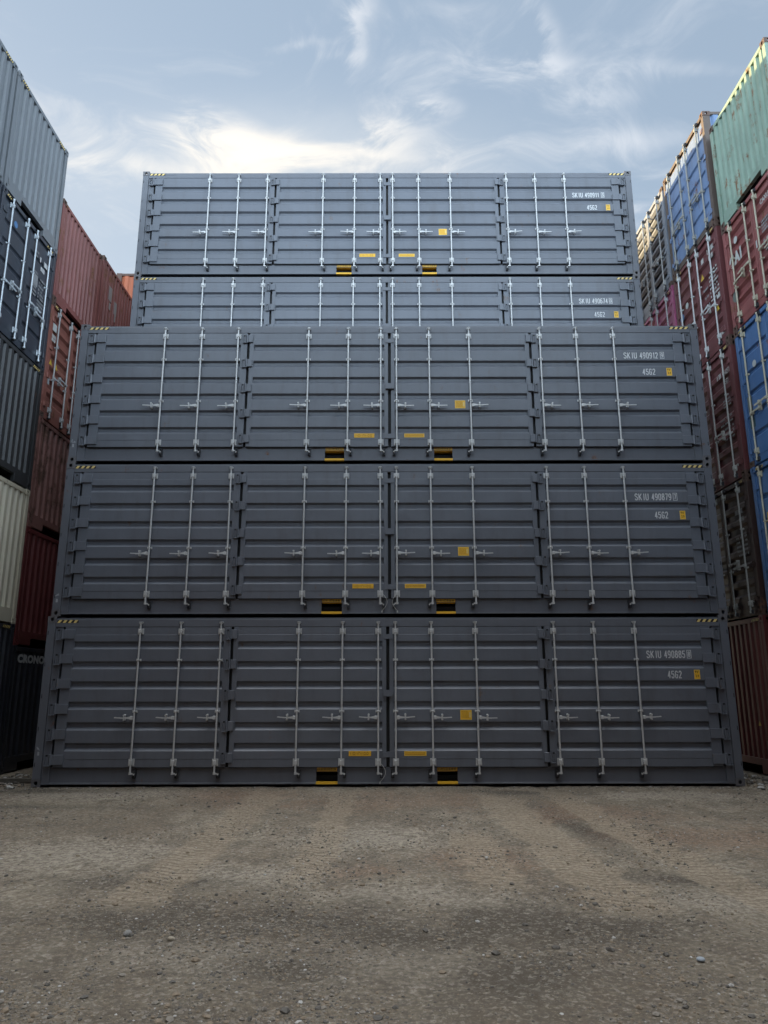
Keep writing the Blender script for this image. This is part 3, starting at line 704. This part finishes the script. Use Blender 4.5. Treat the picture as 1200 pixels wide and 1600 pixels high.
D1, D2 = 13.338, 15.950
Z1 = [0, 2.904, 5.795, 8.651]; Z2 = [8.400, 11.315, 14.208]
c1 = side_opener(.078, D1, Z1[0], Z1[1]-Z1[0], '490885', '8', 'grey side-opening container numbered 490885 standing on the ground, bottom of the front stack', wires=(-.155,))
c2 = side_opener(.114, D1, Z1[1], Z1[2]-Z1[1], '490879', '7', 'grey side-opening container numbered 490879, middle of the front stack', wires=(-.155, .155))
c3 = side_opener(.125, D1, Z1[2], Z1[3]-Z1[2], '490912', '9', 'grey side-opening container numbered 490912, top of the three in the front stack')
c4 = side_opener(.094, D2, Z2[0], Z2[1]-Z2[0], '490674', '0', 'grey side-opening container numbered 490674, half hidden behind the front stack')
c5 = side_opener(.107, D2, Z2[1], Z2[2]-Z2[1], '490911', '3', 'grey side-opening container numbered 490911, highest one against the sky')
for k, nm_ in enumerate(('on the ground', 'second from the ground', 'third from the ground')):
    q = cp_tree(c4); q.location = (.094, D2, 2.8*k); q.scale = (1, 1, 2.799/CH)
    q['label'] = 'grey side-opening container of the rear stack, %s, hidden by the front stack' % nm_
c1.scale.x = 1.0026
scribble(c1, -HL+.075, .0035, .62, 3); scribble(c2, -HL+.075, .0035, .36, 5); scribble(c3, -HL+.075, .0035, .42, 8)

# ------------------------------------------------------------------ end-on containers of the side walls
W = CW
def ec_frame(H, cut, doors, hz):
    def f():
        mb = MB(); L = CL
        for x0, x1 in ((0, .162), (W-.162, W)):
            for y0, y1, hy in ((0, .178, -1), (L-.178, L, 1)):
                hx = -1 if x0 == 0 else 1
                mb.casting(x0, x1, y0, y1, 0, .118, 1, hole_y=hy, hole_x=hx, hole_z=-1)
                mb.casting(x0, x1, y0, y1, H-.118, H, 1, hole_y=hy, hole_x=hx, hole_z=1)
                pa, pb = (x0+.004, x0+.115) if x0 == 0 else (x1-.115, x1-.004)
                mb.box(pa, pb, y0+.005, y1-.01, .118, H-.118, 0, .004)
            sx0, sx1 = (.005, .065) if x0 == 0 else (W-.065, W-.005)
            mb.box(sx0, sx1, .18, L-.18, .02, .155, 0); mb.box(sx0, sx1, .18, L-.18, H-.085, H-.015, 0)
        mb.box(.163, W-.163, .012, .085, H-.105, H-.018, 0, .003)
        if doors:
            mb.box(.163, W-.163, .055, .10, H-.200, H-.106, 0)
            mb.box(.163, W-.163, .020, .10, .015, .165, 0, .003)
        else:
            if cut:      # gooseneck tunnel in the bottom sill
                a, c_ = W*.29, W*.71
                mb.box(.163, a, .010, .09, .020, .300, 0, .003); mb.box(c_, W-.163, .010, .09, .020, .300, 0, .003); mb.box(a+.001, c_-.001, .010, .09, .170, .300, 0, .003)
                for xx in (a, c_): mb.box(xx-.006, xx+.006, .091, 3.3, .02, .17, 2)
                mb.box(a+.007, c_-.007, .091, 3.3, .171, .18, 2)
            else: mb.box(.163, W-.163, .010, .09, .020, .180, 0, .003)
        mb.box(.10, W-.10, .10, L-.05, .120 if not cut else .185, .200, 2)
        return mb
    return f
def ec_wall(H, cut, n, depth):
    def f():
        mb = MB(); mb.sheet(corr(n, .112, W-.112, .018, depth, .40, .13), 'z', .296 if cut else .176, H-.104); return mb
    return f
def ec_long(H, x, s):
    def f():
        mb = MB(); mb.sheet([(x+s*(y), xx) for xx, y in corr(42, .165, CL-.165, .008, .036)], 'z', .15, H-.083); return mb
    return f
def ec_roof(H):
    def f():
        mb = MB(); mb.sheet([(y, x) for x, y in [(H-.012-d, xx) for xx, d in corr(36, .09, CL-.09, 0, .02)]], 'x', .06, W-.06); return mb
    return f
def ec_back(H):
    def f():
        mb = MB(); mb.sheet([(x, CL-.02-y) for x, y in corr(9, .11, W-.11, 0, .036)], 'z', .16, H-.10); mb.box(.163, W-.163, CL-.08, CL-.01, .02, .17); mb.box(.163, W-.163, CL-.08, CL-.01, H-.11, H-.02); return mb
    return f
def ec_door(H, side, ng, depth):
    x0, x1 = (.128, W/2-.008) if side == 0 else (W/2+.008, W-.128)
    def f():
        mb = MB(); zb, zt = .172, H-.207; hh = (zt-zb)
        if ng <= 5:
            tops = [zb+hh*(k+1)/(ng+1)+.06 for k in range(ng)]; dz = (.03, .05, .045)
        else:
            tops = [zb+.16+(hh-.24)*(k+1)/ng for k in range(ng)]; tops[-1] = min(tops[-1], zt-.08); dz = (.055, (hh-.24)/ng*.38, .055)
        prof = groove_profile(zb, zt, tops, depth, .018, dz)
        mb.sheet(prof, 'x', x0+.075, x1-.062)
        mb.box(x0, x0+.075, .016, .07, zb, zt, 0, .002); mb.box(x1-.062, x1, .016, .07, zb, zt, 0, .002)
        mb.box(x0+.075, x1-.062, .0185+depth, .078, zb+.002, zt-.002)
        mb.box(x0+.0755, x1-.0625, .019, .0185+depth, zt-.004, zt)
        # gaskets
        gx0, gx1 = (x0-.010, x0-.001) if side == 0 else (x1+.001, x1+.010)
        mb.box(gx0, gx1, .030, .06, zb-.004, zt+.004, 1); mb.box(x0, x1, .03, .06, zb-.006, zb-.0005, 1); mb.box(x0, x1, .03, .06, zt+.0005, zt+.006, 1)
        return mb
    return f
def ec_rod(H):
    def f():
        mb = MB(); y = -.028; m_ = 0
        mb.cyl((0, y, .085), (0, y, H-.075), .0175, 10); 
        for z0, z1 in ((H-.270, H-.150), (.190, .320)):
            mb.box(-.045, .045, .000, .0155, z0, z1, 0, .003); mb.box(-.030, .030, -.056, -.0005, z0+.02, z1-.02, 0, .006)
        for zc_ in (.185+(H-.4)*.33, .185+(H-.4)*.66):
            mb.box(-.036, .036, .001, .0155, zc_-.018, zc_+.018, 0, .002); mb.box(-.025, .025, -.050, .0005, zc_-.011, zc_+.011)
        for z0, z1, zz in ((.045, .130, .085), (H-.115, H-.045, H-.075)):
            mb.box(-.05, .05, -.020, .011, z0, z0+.012, 1); mb.box(-.05, .05, -.020, .011, z1-.012, z1, 1); mb.box(.036, .05, -.04, .011, z0+.013, z1-.013, 1)
            mb.cyl((0, y, zz-.02), (0, y, zz+.02), .026, 8)
        return mb
    return f
def ec_handle(H, s):
    def f():
        mb = MB(); z = 1.05 if H < 2.7 else 1.12
        mb.box(-.024, .06, -.058, -.012, z-.03, z+.03, 0, .004)
        mb.prism([(.04, z-.018), (.44, z-.012), (.46, z+.002), (.44, z+.012), (.04, z+.018)], 'y', -.066, -.052)
        mb.box(.30, .34, -.05, .0155, z-.05, z+.06, 0, .003); mb.box(.26, .42, -.076, -.067, z-.030, z-.016)
        return mirror(mb, s < 0)
    return f
def ec_hinge(s):
    def f():
        mb = MB(); mb.box(.0, .105, -.002, .0145, -.045, .045, 0, .003); mb.cyl((-.012, .002, -.055), (-.012, .002, .055), .018, 8); mb.box(-.055, -.028, -.004, .012, -.04, .04)
        return mirror(mb, s > 0)
    return f
def stack_container(side, Y, Z, H, kind, mat, label, name='shipping_container', n=10, depth=.044, ng=5, gd=.036, cut=True, haz=True, cast=None, rodm=None, group=None, fm=None, X=None, extra=None):
    """side -1: left wall (end faces +X), +1: right wall (end faces -X). Y = near corner of the end face"""
    if X is None: X = -7.5 if side < 0 else 7.3
    loc = (X, Y, Z) if side < 0 else (X, Y+W, Z)
    t = empty(name, loc, R(90) if side < 0 else R(-90), label, 'shipping container', group or ('containers stacked along the left side' if side < 0 else 'containers stacked along the right side'))
    doors = kind == 'doors'; cut = cut and not doors
    cast = cast or mat; key = '%.3f' % H
    def P(k, nm, mk, mats, par): return mk().build(nm, mats, par)
    P('f', 'frame', ec_frame(H, cut, doors, haz), [fm or mat, cast, INNER], t)
    P('l', 'side_wall', ec_long(H, .004, 1), mat, t); P('l', 'side_wall', ec_long(H, W-.004, -1), mat, t)
    P('r', 'roof', ec_roof(H), mat, t); P('b', 'rear_wall', ec_back(H), mat, t)
    if not doors: P('e', 'end_wall', ec_wall(H, cut, n, depth), mat, t)
    else:
        ds = []
        for s in (0, 1):
            d = P('d', 'door', ec_door(H, s, ng, gd), [mat, DARK], t); ds.append(d)
            xs = (.128+.24, W/2-.008-.20) if s == 0 else (W/2+.008+.20, W-.128-.24)
            for x in xs:
                r = part('ecrod%s%s' % (key, rodm.name if rodm else ''), 'locking_rod', ec_rod(H), [rodm or STEEL, CAM], d); r.location = (x, 0, 0)
            hx = xs[1] if s == 0 else xs[0]
            hdir = -1 if s == 0 else 1
            h = part('echn%s%d%s' % (key, hdir, rodm.name if rodm else ''), 'handle', ec_handle(H, hdir), rodm or STEEL, d); h.location = (hx, 0, 0)
            ox = xs[0] if s == 0 else xs[1]
            h = part('echn%s%d%s' % (key, -hdir, rodm.name if rodm else ''), 'handle', ec_handle(H, -hdir), rodm or STEEL, d); h.location = (ox, 0, -.10)
            for k in range(4):
                g_ = MB(); g_ = ec_hinge(-1 if s == 0 else 1)(); o = g_.build('hinge', mat, d); o.location = (.128 if s == 0 else W-.128, 0, .32+(H-.75)*k/3)
    if haz and H > 2.7:
        for a, c_ in ((.175, .475), (W-.475, W-.175)):
            hazmb(a, c_, H-.092, H-.040, .0095 if True else 0, 5).build('hazard_stripe', [YELK, BLK], t)
    if extra: extra(t, ds if doors else None)
    return t
def lines(par, x, z, w, n, pitch, h, mat, seed=1, y=.0145, nm='data_marking'):
    rnd = random.Random(seed)
    for k in range(n):
        xx = x; mb = MB()
        while xx < x+w-.01:
            l = rnd.uniform(.02, .06)
            if rnd.random() < .82: mb.box(xx, min(xx+l, x+w), y-.001, y, z-k*pitch-h/2, z-k*pitch+h/2)
            xx += l+.014
        if mb.v: mb.build(nm, mat, par)
def disc(par, x, z, r, mat, y=.0145, nm='sticker'):
    mb = MB(); mb.cyl((x, y-.001, z), (x, y, z), r, 20); return mb.build(nm, mat, par)
def rect(par, x0, x1, z0, z1, mat, y=.0145, nm='sticker'):
    mb = MB(); mb.box(x0, x1, y-.001, y, z0, z1); return mb.build(nm, mat, par)
def tri(par, x, z, s, mat, y=.0145):
    mb = tri_decal(s); mb.v = [(a+x, b_+y, c_+z) for a, b_, c_ in mb.v]; return mb.build('warning_triangle', mat, par)

PG1 = paint('slate_grey_paint', (.165, .182, .198), .45, .05, .2, .10)
PG0 = paint('weathered_grey_paint', (.18, .20, .22), .5, .15, .3, .12)
PNAVY = paint('dark_blue_grey_paint', (.038, .046, .062), .42, .10, .25, .08)
PBLACK = paint('black_paint', (.040, .042, .045), .45, .12, .4, .12)
PBEIGE = paint('cream_paint', (.60, .55, .43), .45, .10, .18, .06)
PNAVY2 = paint('deep_navy_paint', (.022, .024, .032), .5, .10, .3, .1)
PRED = paint('faded_red_paint', (.195, .066, .060), .55, .48, .35, .25)
PRED2 = paint('faded_crimson_paint', (.18, .058, .054), .55, .5, .35, .2)
PORED = paint('orange_red_paint', (.22, .080, .060), .55, .5, .4, .2)
PRUST = paint('rusty_red_paint', (.20, .092, .078), .6, .85, .45, .2, rustc=(.05,.025,.017))
PMAR = paint('dark_maroon_paint', (.125, .024, .024), .5, .25, .3, .1)
PMAR2 = paint('maroon_paint', (.125, .036, .038), .5, .15, .25, .1)
PBROWN = paint('dark_brown_paint', (.048, .026, .022), .5, .25, .3, .1)
PGREEN = paint('pale_green_paint', (.205, .300, .240), .55, .55, .35, .25, rustc=(.11,.05,.022))
PBRICK = paint('brick_red_paint', (.225, .066, .062), .5, .42, .25, .15)
PBLUE = paint('blue_paint', (.065, .135, .28), .5, .28, .3, .18)
PBLUE2 = paint('bright_blue_paint', (.055, .130, .285), .45, .18, .25, .15)
PSILV = paint('silver_grey_paint', (.20, .225, .265), .5, .05, .08, .1)
PPINK = paint('magenta_paint', (.36, .09, .19), .5, .12, .25, .15)
PORNG = paint('orange_paint', (.35, .095, .035), .55, .3, .3, .15)
RUSTC = paint('rusty_casting', (.085, .050, .038), .7, .5, .4, .2)
CREAMROD = simple('cream_painted_rods', (.50, .47, .36), .55, 0, .3, 12)
STK = simple('sticker_white', (.52, .54, .52), .6, 0, .3, 30); STKB = simple('sticker_blue', (.10, .25, .50), .5); STKY = simple('sticker_yellow', (.62, .42, .05), .5, 0, .2, 30)
STKG = simple('sticker_grey_green', (.15, .17, .15), .6)
FADE = simple('faded_marking', (.30, .31, .32), .7, 0, .35, 40)

# left wall -------------------------------------------------------------
LZ2 = [0, 2.915, 5.73, 8.46, 11.35, 14.08]
Y1L, Y2L, Y3L, Y4L = 10.20, 12.70, 15.18, 17.72
for i, (mt, lb) in enumerate(((PNAVY2, 'dark container on the ground at the near left edge, bottom of its column'), (PBROWN, 'brown container second from the ground at the near left edge'),
                              (PG0, 'grey container third from the ground at the near left edge'), (PNAVY, 'dark blue-grey container under the nearest top grey one on the left'),
                              (PG1, 'slate grey container cut by the left picture edge, nearest on the top left'))):
    stack_container(-1, Y1L, LZ2[i], LZ2[i+1]-LZ2[i]-.006, 'wall', mt, lb, n=10)
def ex_navyd(t, ds):
    disc(ds[0], .62, 2.42, .07, STKB); d = ds[1]
    lines(d, W/2+.26, 2.42, .20, 2, .10, .05, FADE, 4); lines(d, W/2+.52, 2.33, .42, 1, .1, .12, WHITE, 5); lines(d, W/2+.52, 2.15, .26, 1, .1, .10, WHITE, 6)
    lines(d, W/2+.28, 1.95, .22, 7, .085, .045, FADE, 7); lines(d, W/2+.58, 1.90, .34, 9, .085, .045, FADE, 8); rect(d, W/2+.30, W/2+.52, 1.64, 1.90, FADE, .0140)
    rect(d, W-.26, W-.16, .30, .36, STK)
    rect(d, W/2+.80, W/2+.94, .86, 1.10, STK, -.02, 'paper_tag')
stack_container(-1, Y2L, LZ2[0], LZ2[1]-LZ2[0]-.006, 'wall', PNAVY2, 'very dark navy corrugated container on the ground beneath the cream one', n=10)
stack_container(-1, Y2L, LZ2[1], LZ2[2]-LZ2[1]-.006, 'wall', PBEIGE, 'cream corrugated container on the left, second from the ground', n=10, depth=.05, haz=False)
stack_container(-1, Y2L, LZ2[2], LZ2[3]-LZ2[2]-.006, 'wall', PBLACK, 'black corrugated container between the cream one and the white-rodded dark doors', n=10)
stack_container(-1, Y2L, LZ2[3], LZ2[4]-LZ2[3]-.006, 'doors', PNAVY, 'dark blue-grey container on the left with doors and four bright locking rods', ng=5, gd=.03, extra=ex_navyd, rodm=simple('bright_zinc_rods', (.60, .66, .70), .4, .3, .15))
stack_container(-1, Y2L, LZ2[4], LZ2[5]-LZ2[4]-.006, 'wall', PG1, 'slate grey corrugated container topping the second left column, tunnel notch under it', n=10)
LZ3 = [0, 2.50, 4.98, 7.45, 10.25, 12.88]
CRC = simple('maker_lettering', (.55, .56, .56), .6, 0, .15, 40)
def ex_cron(t, ds):
    text_mesh('maker_lettering', 'CRONOS', CRC, t, .25, .0150, 2.17, .15, 1.45, bold=.022, spacing=1.08)
stack_container(-1, Y3L, LZ3[0], LZ3[1]-LZ3[0]-.006, 'wall', PNAVY2, 'dark navy container on the ground with white capital letters near its top', n=9, haz=False, extra=ex_cron)
stack_container(-1, Y3L, LZ3[1], LZ3[2]-LZ3[1]-.006, 'wall', PMAR, 'dark maroon corrugated container under the blotchy rusty red one', n=9, haz=False)
stack_container(-1, Y3L, LZ3[2], LZ3[3]-LZ3[2]-.006, 'wall', PRUST, 'rust-blotched red corrugated container under the orange-red doors', n=9, haz=False)
def ex_ored(t, ds):
    d = ds[0]
    mb = MB(); mb.box(.17, .36, .013, .0145, 2.13, 2.31); mb.build('sticker', STK, d)
    lines(d, .17, 2.0, .22, 2, .09, .075, STK, 11); disc(d, .52, 1.86, .045, FADE)
    tri(d, .24, 1.36, .075, STKY); tri(d, .53, 1.36, .07, STKY); rect(d, .18, .28, .82, 1.02, FADE); rect(d, .40, .52, 1.02, 1.12, STK)
stack_container(-1, Y3L, LZ3[3], LZ3[4]-LZ3[3]-.006, 'doors', PORED, 'orange-red container with doors, white marking and yellow stickers on the left', ng=7, gd=.05, extra=ex_ored, cast=RUSTC, rodm=simple('dull_grey_rods', (.36, .36, .36), .6))
stack_container(-1, Y3L, LZ3[4], LZ3[5]-LZ3[4]-.006, 'wall', PRED, 'faded red corrugated container topping the third left column, beside the grey one', n=11, haz=False, cast=RUSTC)
for i in range(4):
    stack_container(-1, Y4L, LZ3[i], LZ3[i+1]-LZ3[i]-.006, 'wall', (PMAR, PBROWN, PRED, PRED2)[i], ('maroon corrugated container on the ground in the fourth left column, hidden by the front stack', 'brown corrugated container second from the ground in the fourth left column', 'red corrugated container third from the ground in the fourth left column', 'crimson corrugated container just under the white-patched one, fourth left column')[i], n=9, haz=False)
def ex_worn(t, ds):
    for x, z, w, h in ((.55, 1.75, .22, .42), (.62, 1.5, .12, .2), (.98, 1.55, .20, .38), (1.05, 1.35, .1, .2)):
        rect(t, x, x+w, z, z+h, FADE, .0165, 'worn_sticker')
stack_container(-1, Y4L, LZ3[4], 2.75, 'wall', PRED2, 'faded crimson corrugated container with worn white patches, fourth left column top', n=11, haz=False, extra=ex_worn, cast=RUSTC)

# orange container standing across, behind the rear grey stack
def cross(H):
    mb = MB()
    for x0 in (-HL, HL-.16):
        for y0 in (0, CW-.16):
            mb.box(x0, x0+.16, y0, y0+.16, 0, H, 0, .004)
    mb.box(-HL+.161, HL-.161, .01, .07, H-.08, H-.01, 0); mb.box(-HL+.161, HL-.161, .01, .07, .02, .17, 0); mb.box(-HL+.161, HL-.161, .08, CW-.02, H-.05, H-.02, 0)
    mb.box(-HL+.161, HL-.161, .08, CW-.02, .10, .16, 0)
    return mb
def across(loc, H, mt, fm, label, group):
    t = empty('shipping_container', loc, 0, label, 'shipping container', group)
    part('crf%.2f%s' % (H, fm.name), 'frame', lambda: cross(H), fm, t)
    for k in (0, 1):
        def f(k=k):
            mb = MB(); mb.sheet([(x, y if k == 0 else CW-y) for x, y in corr(42, -HL+.16, HL-.16, .02, .036)], 'z', .17, H-.08); return mb
        part('crs%d%.2f%s' % (k, H, mt.name), 'side_wall', f, mt, t)
        def f2(k=k):
            s_ = (-1, 1)[k]; mb = MB(); mb.sheet([(s_*(HL-y), x) for x, y in corr(9, .16, CW-.16, .012, .036)], 'z', .05, H-.05); return mb
        part('cre%d%.2f%s' % (k, H, mt.name), 'end_wall', f2, mt, t)
    return t
for k, (mt, nm_) in enumerate(((PNAVY2, 'navy container on the ground in the farthest stack, hidden'), (PMAR, 'maroon container, second of the farthest stack, hidden'), (PBROWN, 'brown container, third of the farthest stack, hidden'), (PRED2, 'crimson container, fourth of the farthest stack, hidden'),
                       (PORNG, 'orange corrugated container peeking out far left behind the tall grey stack'))):
    across((-2.05, 20.25, 2.8*k), 2.79 if k < 4 else 2.80, mt, RUSTC, nm_, 'containers behind the grey stacks')
# unseen stack added behind the viewpoint to close the lane and shade it
for k, (mt, cn) in enumerate(((PBROWN, 'dark brown'), (PNAVY2, 'navy'), (PMAR2, 'maroon'), (PBLACK, 'black'), (PNAVY, 'blue-grey'))):
    for sx, sn in ((-6.3, 'left'), (6.3, 'right')):
        across((sx, -8.5, 2.896*k), 2.89, mt, GREYF, '%s container of the unseen shading stack added behind the viewpoint, %s half' % (cn, sn), 'unseen shading containers added behind the viewpoint')

for k, (mt, cn) in enumerate(((PMAR, 'dark red'), (PNAVY2, 'navy'), (PBROWN, 'brown'), (PNAVY, 'blue-grey'))):  # unseen containers added along both lane sides to keep light out
    for sx, sn in ((-1, 'left'), (1, 'right')):
        t = across((sx*(7.5 if sx < 0 else 7.35), 3.95 if sx < 0 else 5.2, 2.80*k), 2.79, mt, GREYF, '%s container added unseen to shade the lane, nearer than the %s picture edge, level %s' % (cn, sn, ('one', 'two', 'three', 'four', 'five')[k]), 'unseen shading containers added beside the viewpoint')
        t.rotation_euler = (0, 0, R(90) if sx < 0 else R(-90))

# right wall ------------------------------------------------------------
YR1, YR2, YR3, YR0 = 11.62, 14.26, 16.80, 9.1
RZ1 = [0, 2.73, 5.87, 8.80, 11.22, 13.77]
RZ2 = [0, 3.00, 5.80, 8.78, 11.62, 14.47]
stack_container(1, YR1, RZ1[0], RZ1[1]-.006, 'doors', PBLUE, 'blue container on the ground at the right picture edge', ng=5, rodm=CREAMROD)
def ex_b2(t, ds):
    rect(ds[0], .40, .60, 1.9, 2.15, STKY); rect(ds[0], .42, .58, 1.2, 1.36, STKG)
stack_container(1, YR1, RZ1[1], RZ1[2]-RZ1[1]-.006, 'doors', PBLUE2, 'blue container with cream rods at the right edge, second from the ground', ng=5, rodm=CREAMROD, extra=ex_b2)
def ex_b3(t, ds):
    disc(ds[0], .62, 1.98, .07, STK); rect(ds[0], .20, .36, .95, 1.42, STKG); rect(ds[0], .20, .40, .75, .93, simple('dull_teal_patch', (.05, .11, .14), .6))
stack_container(1, YR1, RZ1[2], RZ1[3]-RZ1[2]-.006, 'doors', PBLUE2, 'blue container with grey door patch on the right, under the brick-red one', ng=5, rodm=CREAMROD, extra=ex_b3, cast=RUSTC)
def ex_cai(t, ds):
    text_mesh('owner_lettering', 'CAI', STK, ds[0], .16, .0140, 1.38, .24, .80, bold=.022, spacing=1.25)
    disc(ds[0], .50, 1.87, .075, STK)
    d = ds[1]
    text_mesh('number_marking', 'CAXU', STK, d, W/2+.33, .0140, 1.93, .10, .8)
    lines(d, W/2+.28, 1.58, .28, 4, .07, .04, FADE, 21); lines(d, W/2+.28, 1.18, .28, 4, .07, .04, FADE, 22)
    rect(ds[0], .90, .94, 1.62, 1.70, STK, .005); rect(d, W/2+.03, W/2+.08, 1.18, 1.34, STK, .004)
    disc(ds[0], .24, .72, .12, STKG)
stack_container(1, YR1, RZ1[3], RZ1[4]-RZ1[3]-.006, 'doors', PBRICK, 'brick-red container with white letters and a white disc on its doors', ng=7, gd=.05, rodm=CREAMROD, extra=ex_cai, cast=RUSTC, haz=False)
stack_container(1, YR1, RZ1[4], RZ1[5]-RZ1[4]-.006, 'wall', PGREEN, 'pale green corrugated container with rust spots, top right', n=11, depth=.045, haz=False, cast=RUSTC)
def ex_r1(t, ds): tri(t, W-.62, .95, .05, STKY, .0165)
stack_container(1, YR2, RZ2[0], RZ2[1]-.006, 'wall', PMAR, 'dark red corrugated container on the ground to the right of the front stack', n=11, extra=ex_r1)
def ex_brn(t, ds):
    lines(ds[1], W/2+.58, 2.15, .36, 1, .1, .10, FADE, 31); lines(ds[1], W/2+.72, 1.98, .2, 1, .1, .09, FADE, 32); lines(ds[1], W/2+.50, 1.62, .46, 5, .09, .04, FADE, 33); disc(ds[1], W-.28, .30, .03, STK)
stack_container(1, YR2, RZ2[1], RZ2[2]-RZ2[1]-.006, 'doors', PBROWN, 'dark brown container with doors on the right, second from the ground', ng=7, gd=.045, rodm=simple('worn_grey_rods', (.42, .43, .41), .6), extra=ex_brn, cast=RUSTC)
def ex_m3(t, ds):
    d = ds[1]
    stencil('number_marking', '9194271', STK, d, W/2+.72, .0140, 2.33, .11, .045, .052, .014); stencil('number_marking', '45G1', STK, d, W/2+.76, .0140, 2.13, .11, .045, .052, .014); lines(d, W/2+.46, 2.40, .20, 1, .1, .11, STK, 41)
    lines(d, W/2+.62, 1.80, .34, 3, .07, .035, FADE, 42); lines(d, W/2+.40, 1.42, .56, 5, .115, .04, FADE, 43); rect(d, W-.30, W-.24, .28, .33, STK)
stack_container(1, YR2, RZ2[2], RZ2[3]-RZ2[2]-.006, 'doors', PMAR2, 'dark maroon container with doors, two below the weathered blue one on the right', ng=7, gd=.045, rodm=simple('worn_pale_rods', (.48, .49, .47), .6), extra=ex_m3, cast=RUSTC)
def ex_m4(t, ds):
    disc(ds[0], .30, 1.62, .10, STKB); disc(ds[0], .62, 1.78, .08, STK); d = ds[1]
    lines(d, W/2+.66, 2.40, .34, 1, .1, .12, STK, 51); lines(d, W/2+.70, 2.22, .22, 1, .1, .11, STK, 52); rect(d, W/2+.34, W/2+.46, 2.28, 2.40, STK)
    tri(d, W/2+.32, 1.98, .085, STKY); tri(d, W-.36, .93, .085, STKY)
    lines(d, W/2+.62, 1.88, .42, 8, .095, .045, STK, 53); lines(d, W/2+.30, 1.62, .24, 3, .2, .05, FADE, 54); rect(d, W-.34, W-.18, 1.12, 1.20, STK); rect(d, W-.30, W-.20, .25, .31, STK)
stack_container(1, YR2, RZ2[3], RZ2[4]-RZ2[3]-.006, 'doors', PMAR2, 'maroon container with blue disc, white rods and yellow triangles on its doors', ng=7, gd=.045, rodm=simple('white_rods', (.56, .58, .58), .5), extra=ex_m4, cast=RUSTC)
def ex_b5(t, ds): rect(ds[0], .18, .36, 1.0, 1.38, simple('pale_patch', (.40, .41, .40), .6)); rect(ds[0], .20, .34, .50, .72, STKG)
PBLUE5 = paint('weathered_blue_paint', (.12, .19, .33), .5, .42, .35, .35)
stack_container(1, YR2, RZ2[4], RZ2[5]-RZ2[4]-.006, 'doors', PBLUE5, 'weathered blue container with doors topping the right side, sun on its upper edge', ng=5, gd=.034, rodm=simple('old_grey_rods', (.34, .34, .31), .65), extra=ex_b5, cast=RUSTC, haz=False, fm=simple('brown_grey_frame', (.115, .085, .07), .6, 0, .35, 6))
RZ3 = [0, 2.9, 5.8, 8.7, 11.55, 14.42]
for i in range(3):
    stack_container(1, YR3, RZ3[i], RZ3[i+1]-RZ3[i]-.006, 'wall', (PNAVY2, PBROWN, PMAR)[i], ('navy container on the ground in the third right column, hidden by the front stack', 'brown container second from the ground in the third right column', 'maroon container under the magenta one in the third right column')[i], n=9, haz=False)
stack_container(1, YR3, RZ3[3], RZ3[4]-RZ3[3]-.006, 'doors', PPINK, 'magenta container with doors under the silver-grey one, far right', ng=7, gd=.05, rodm=simple('pale_rods', (.52, .54, .55), .5))
stack_container(1, YR3, RZ3[4], RZ3[5]-RZ3[4]-.006, 'doors', PSILV, 'silver-grey ribbed container topping the far right column beside the tall grey stack', ng=8, gd=.06, rodm=simple('silver_rods', (.45, .46, .46), .5), cast=RUSTC, haz=False)

# timber lying beside the front stack
TIM = simple('weathered_timber', (.17, .155, .13), .85, 0, .5, 8, .2)
mb = MB(); mb.box(-.45, .42, -.045, .045, 0, .075, 0, .006); o = mb.build('timber_beam', TIM); o.location = (-6.62, 13.95, .0); o.rotation_euler = (0, 0, R(2))
tag(o, 'weathered timber beam on the ground by the left foot of the front stack', 'timber')
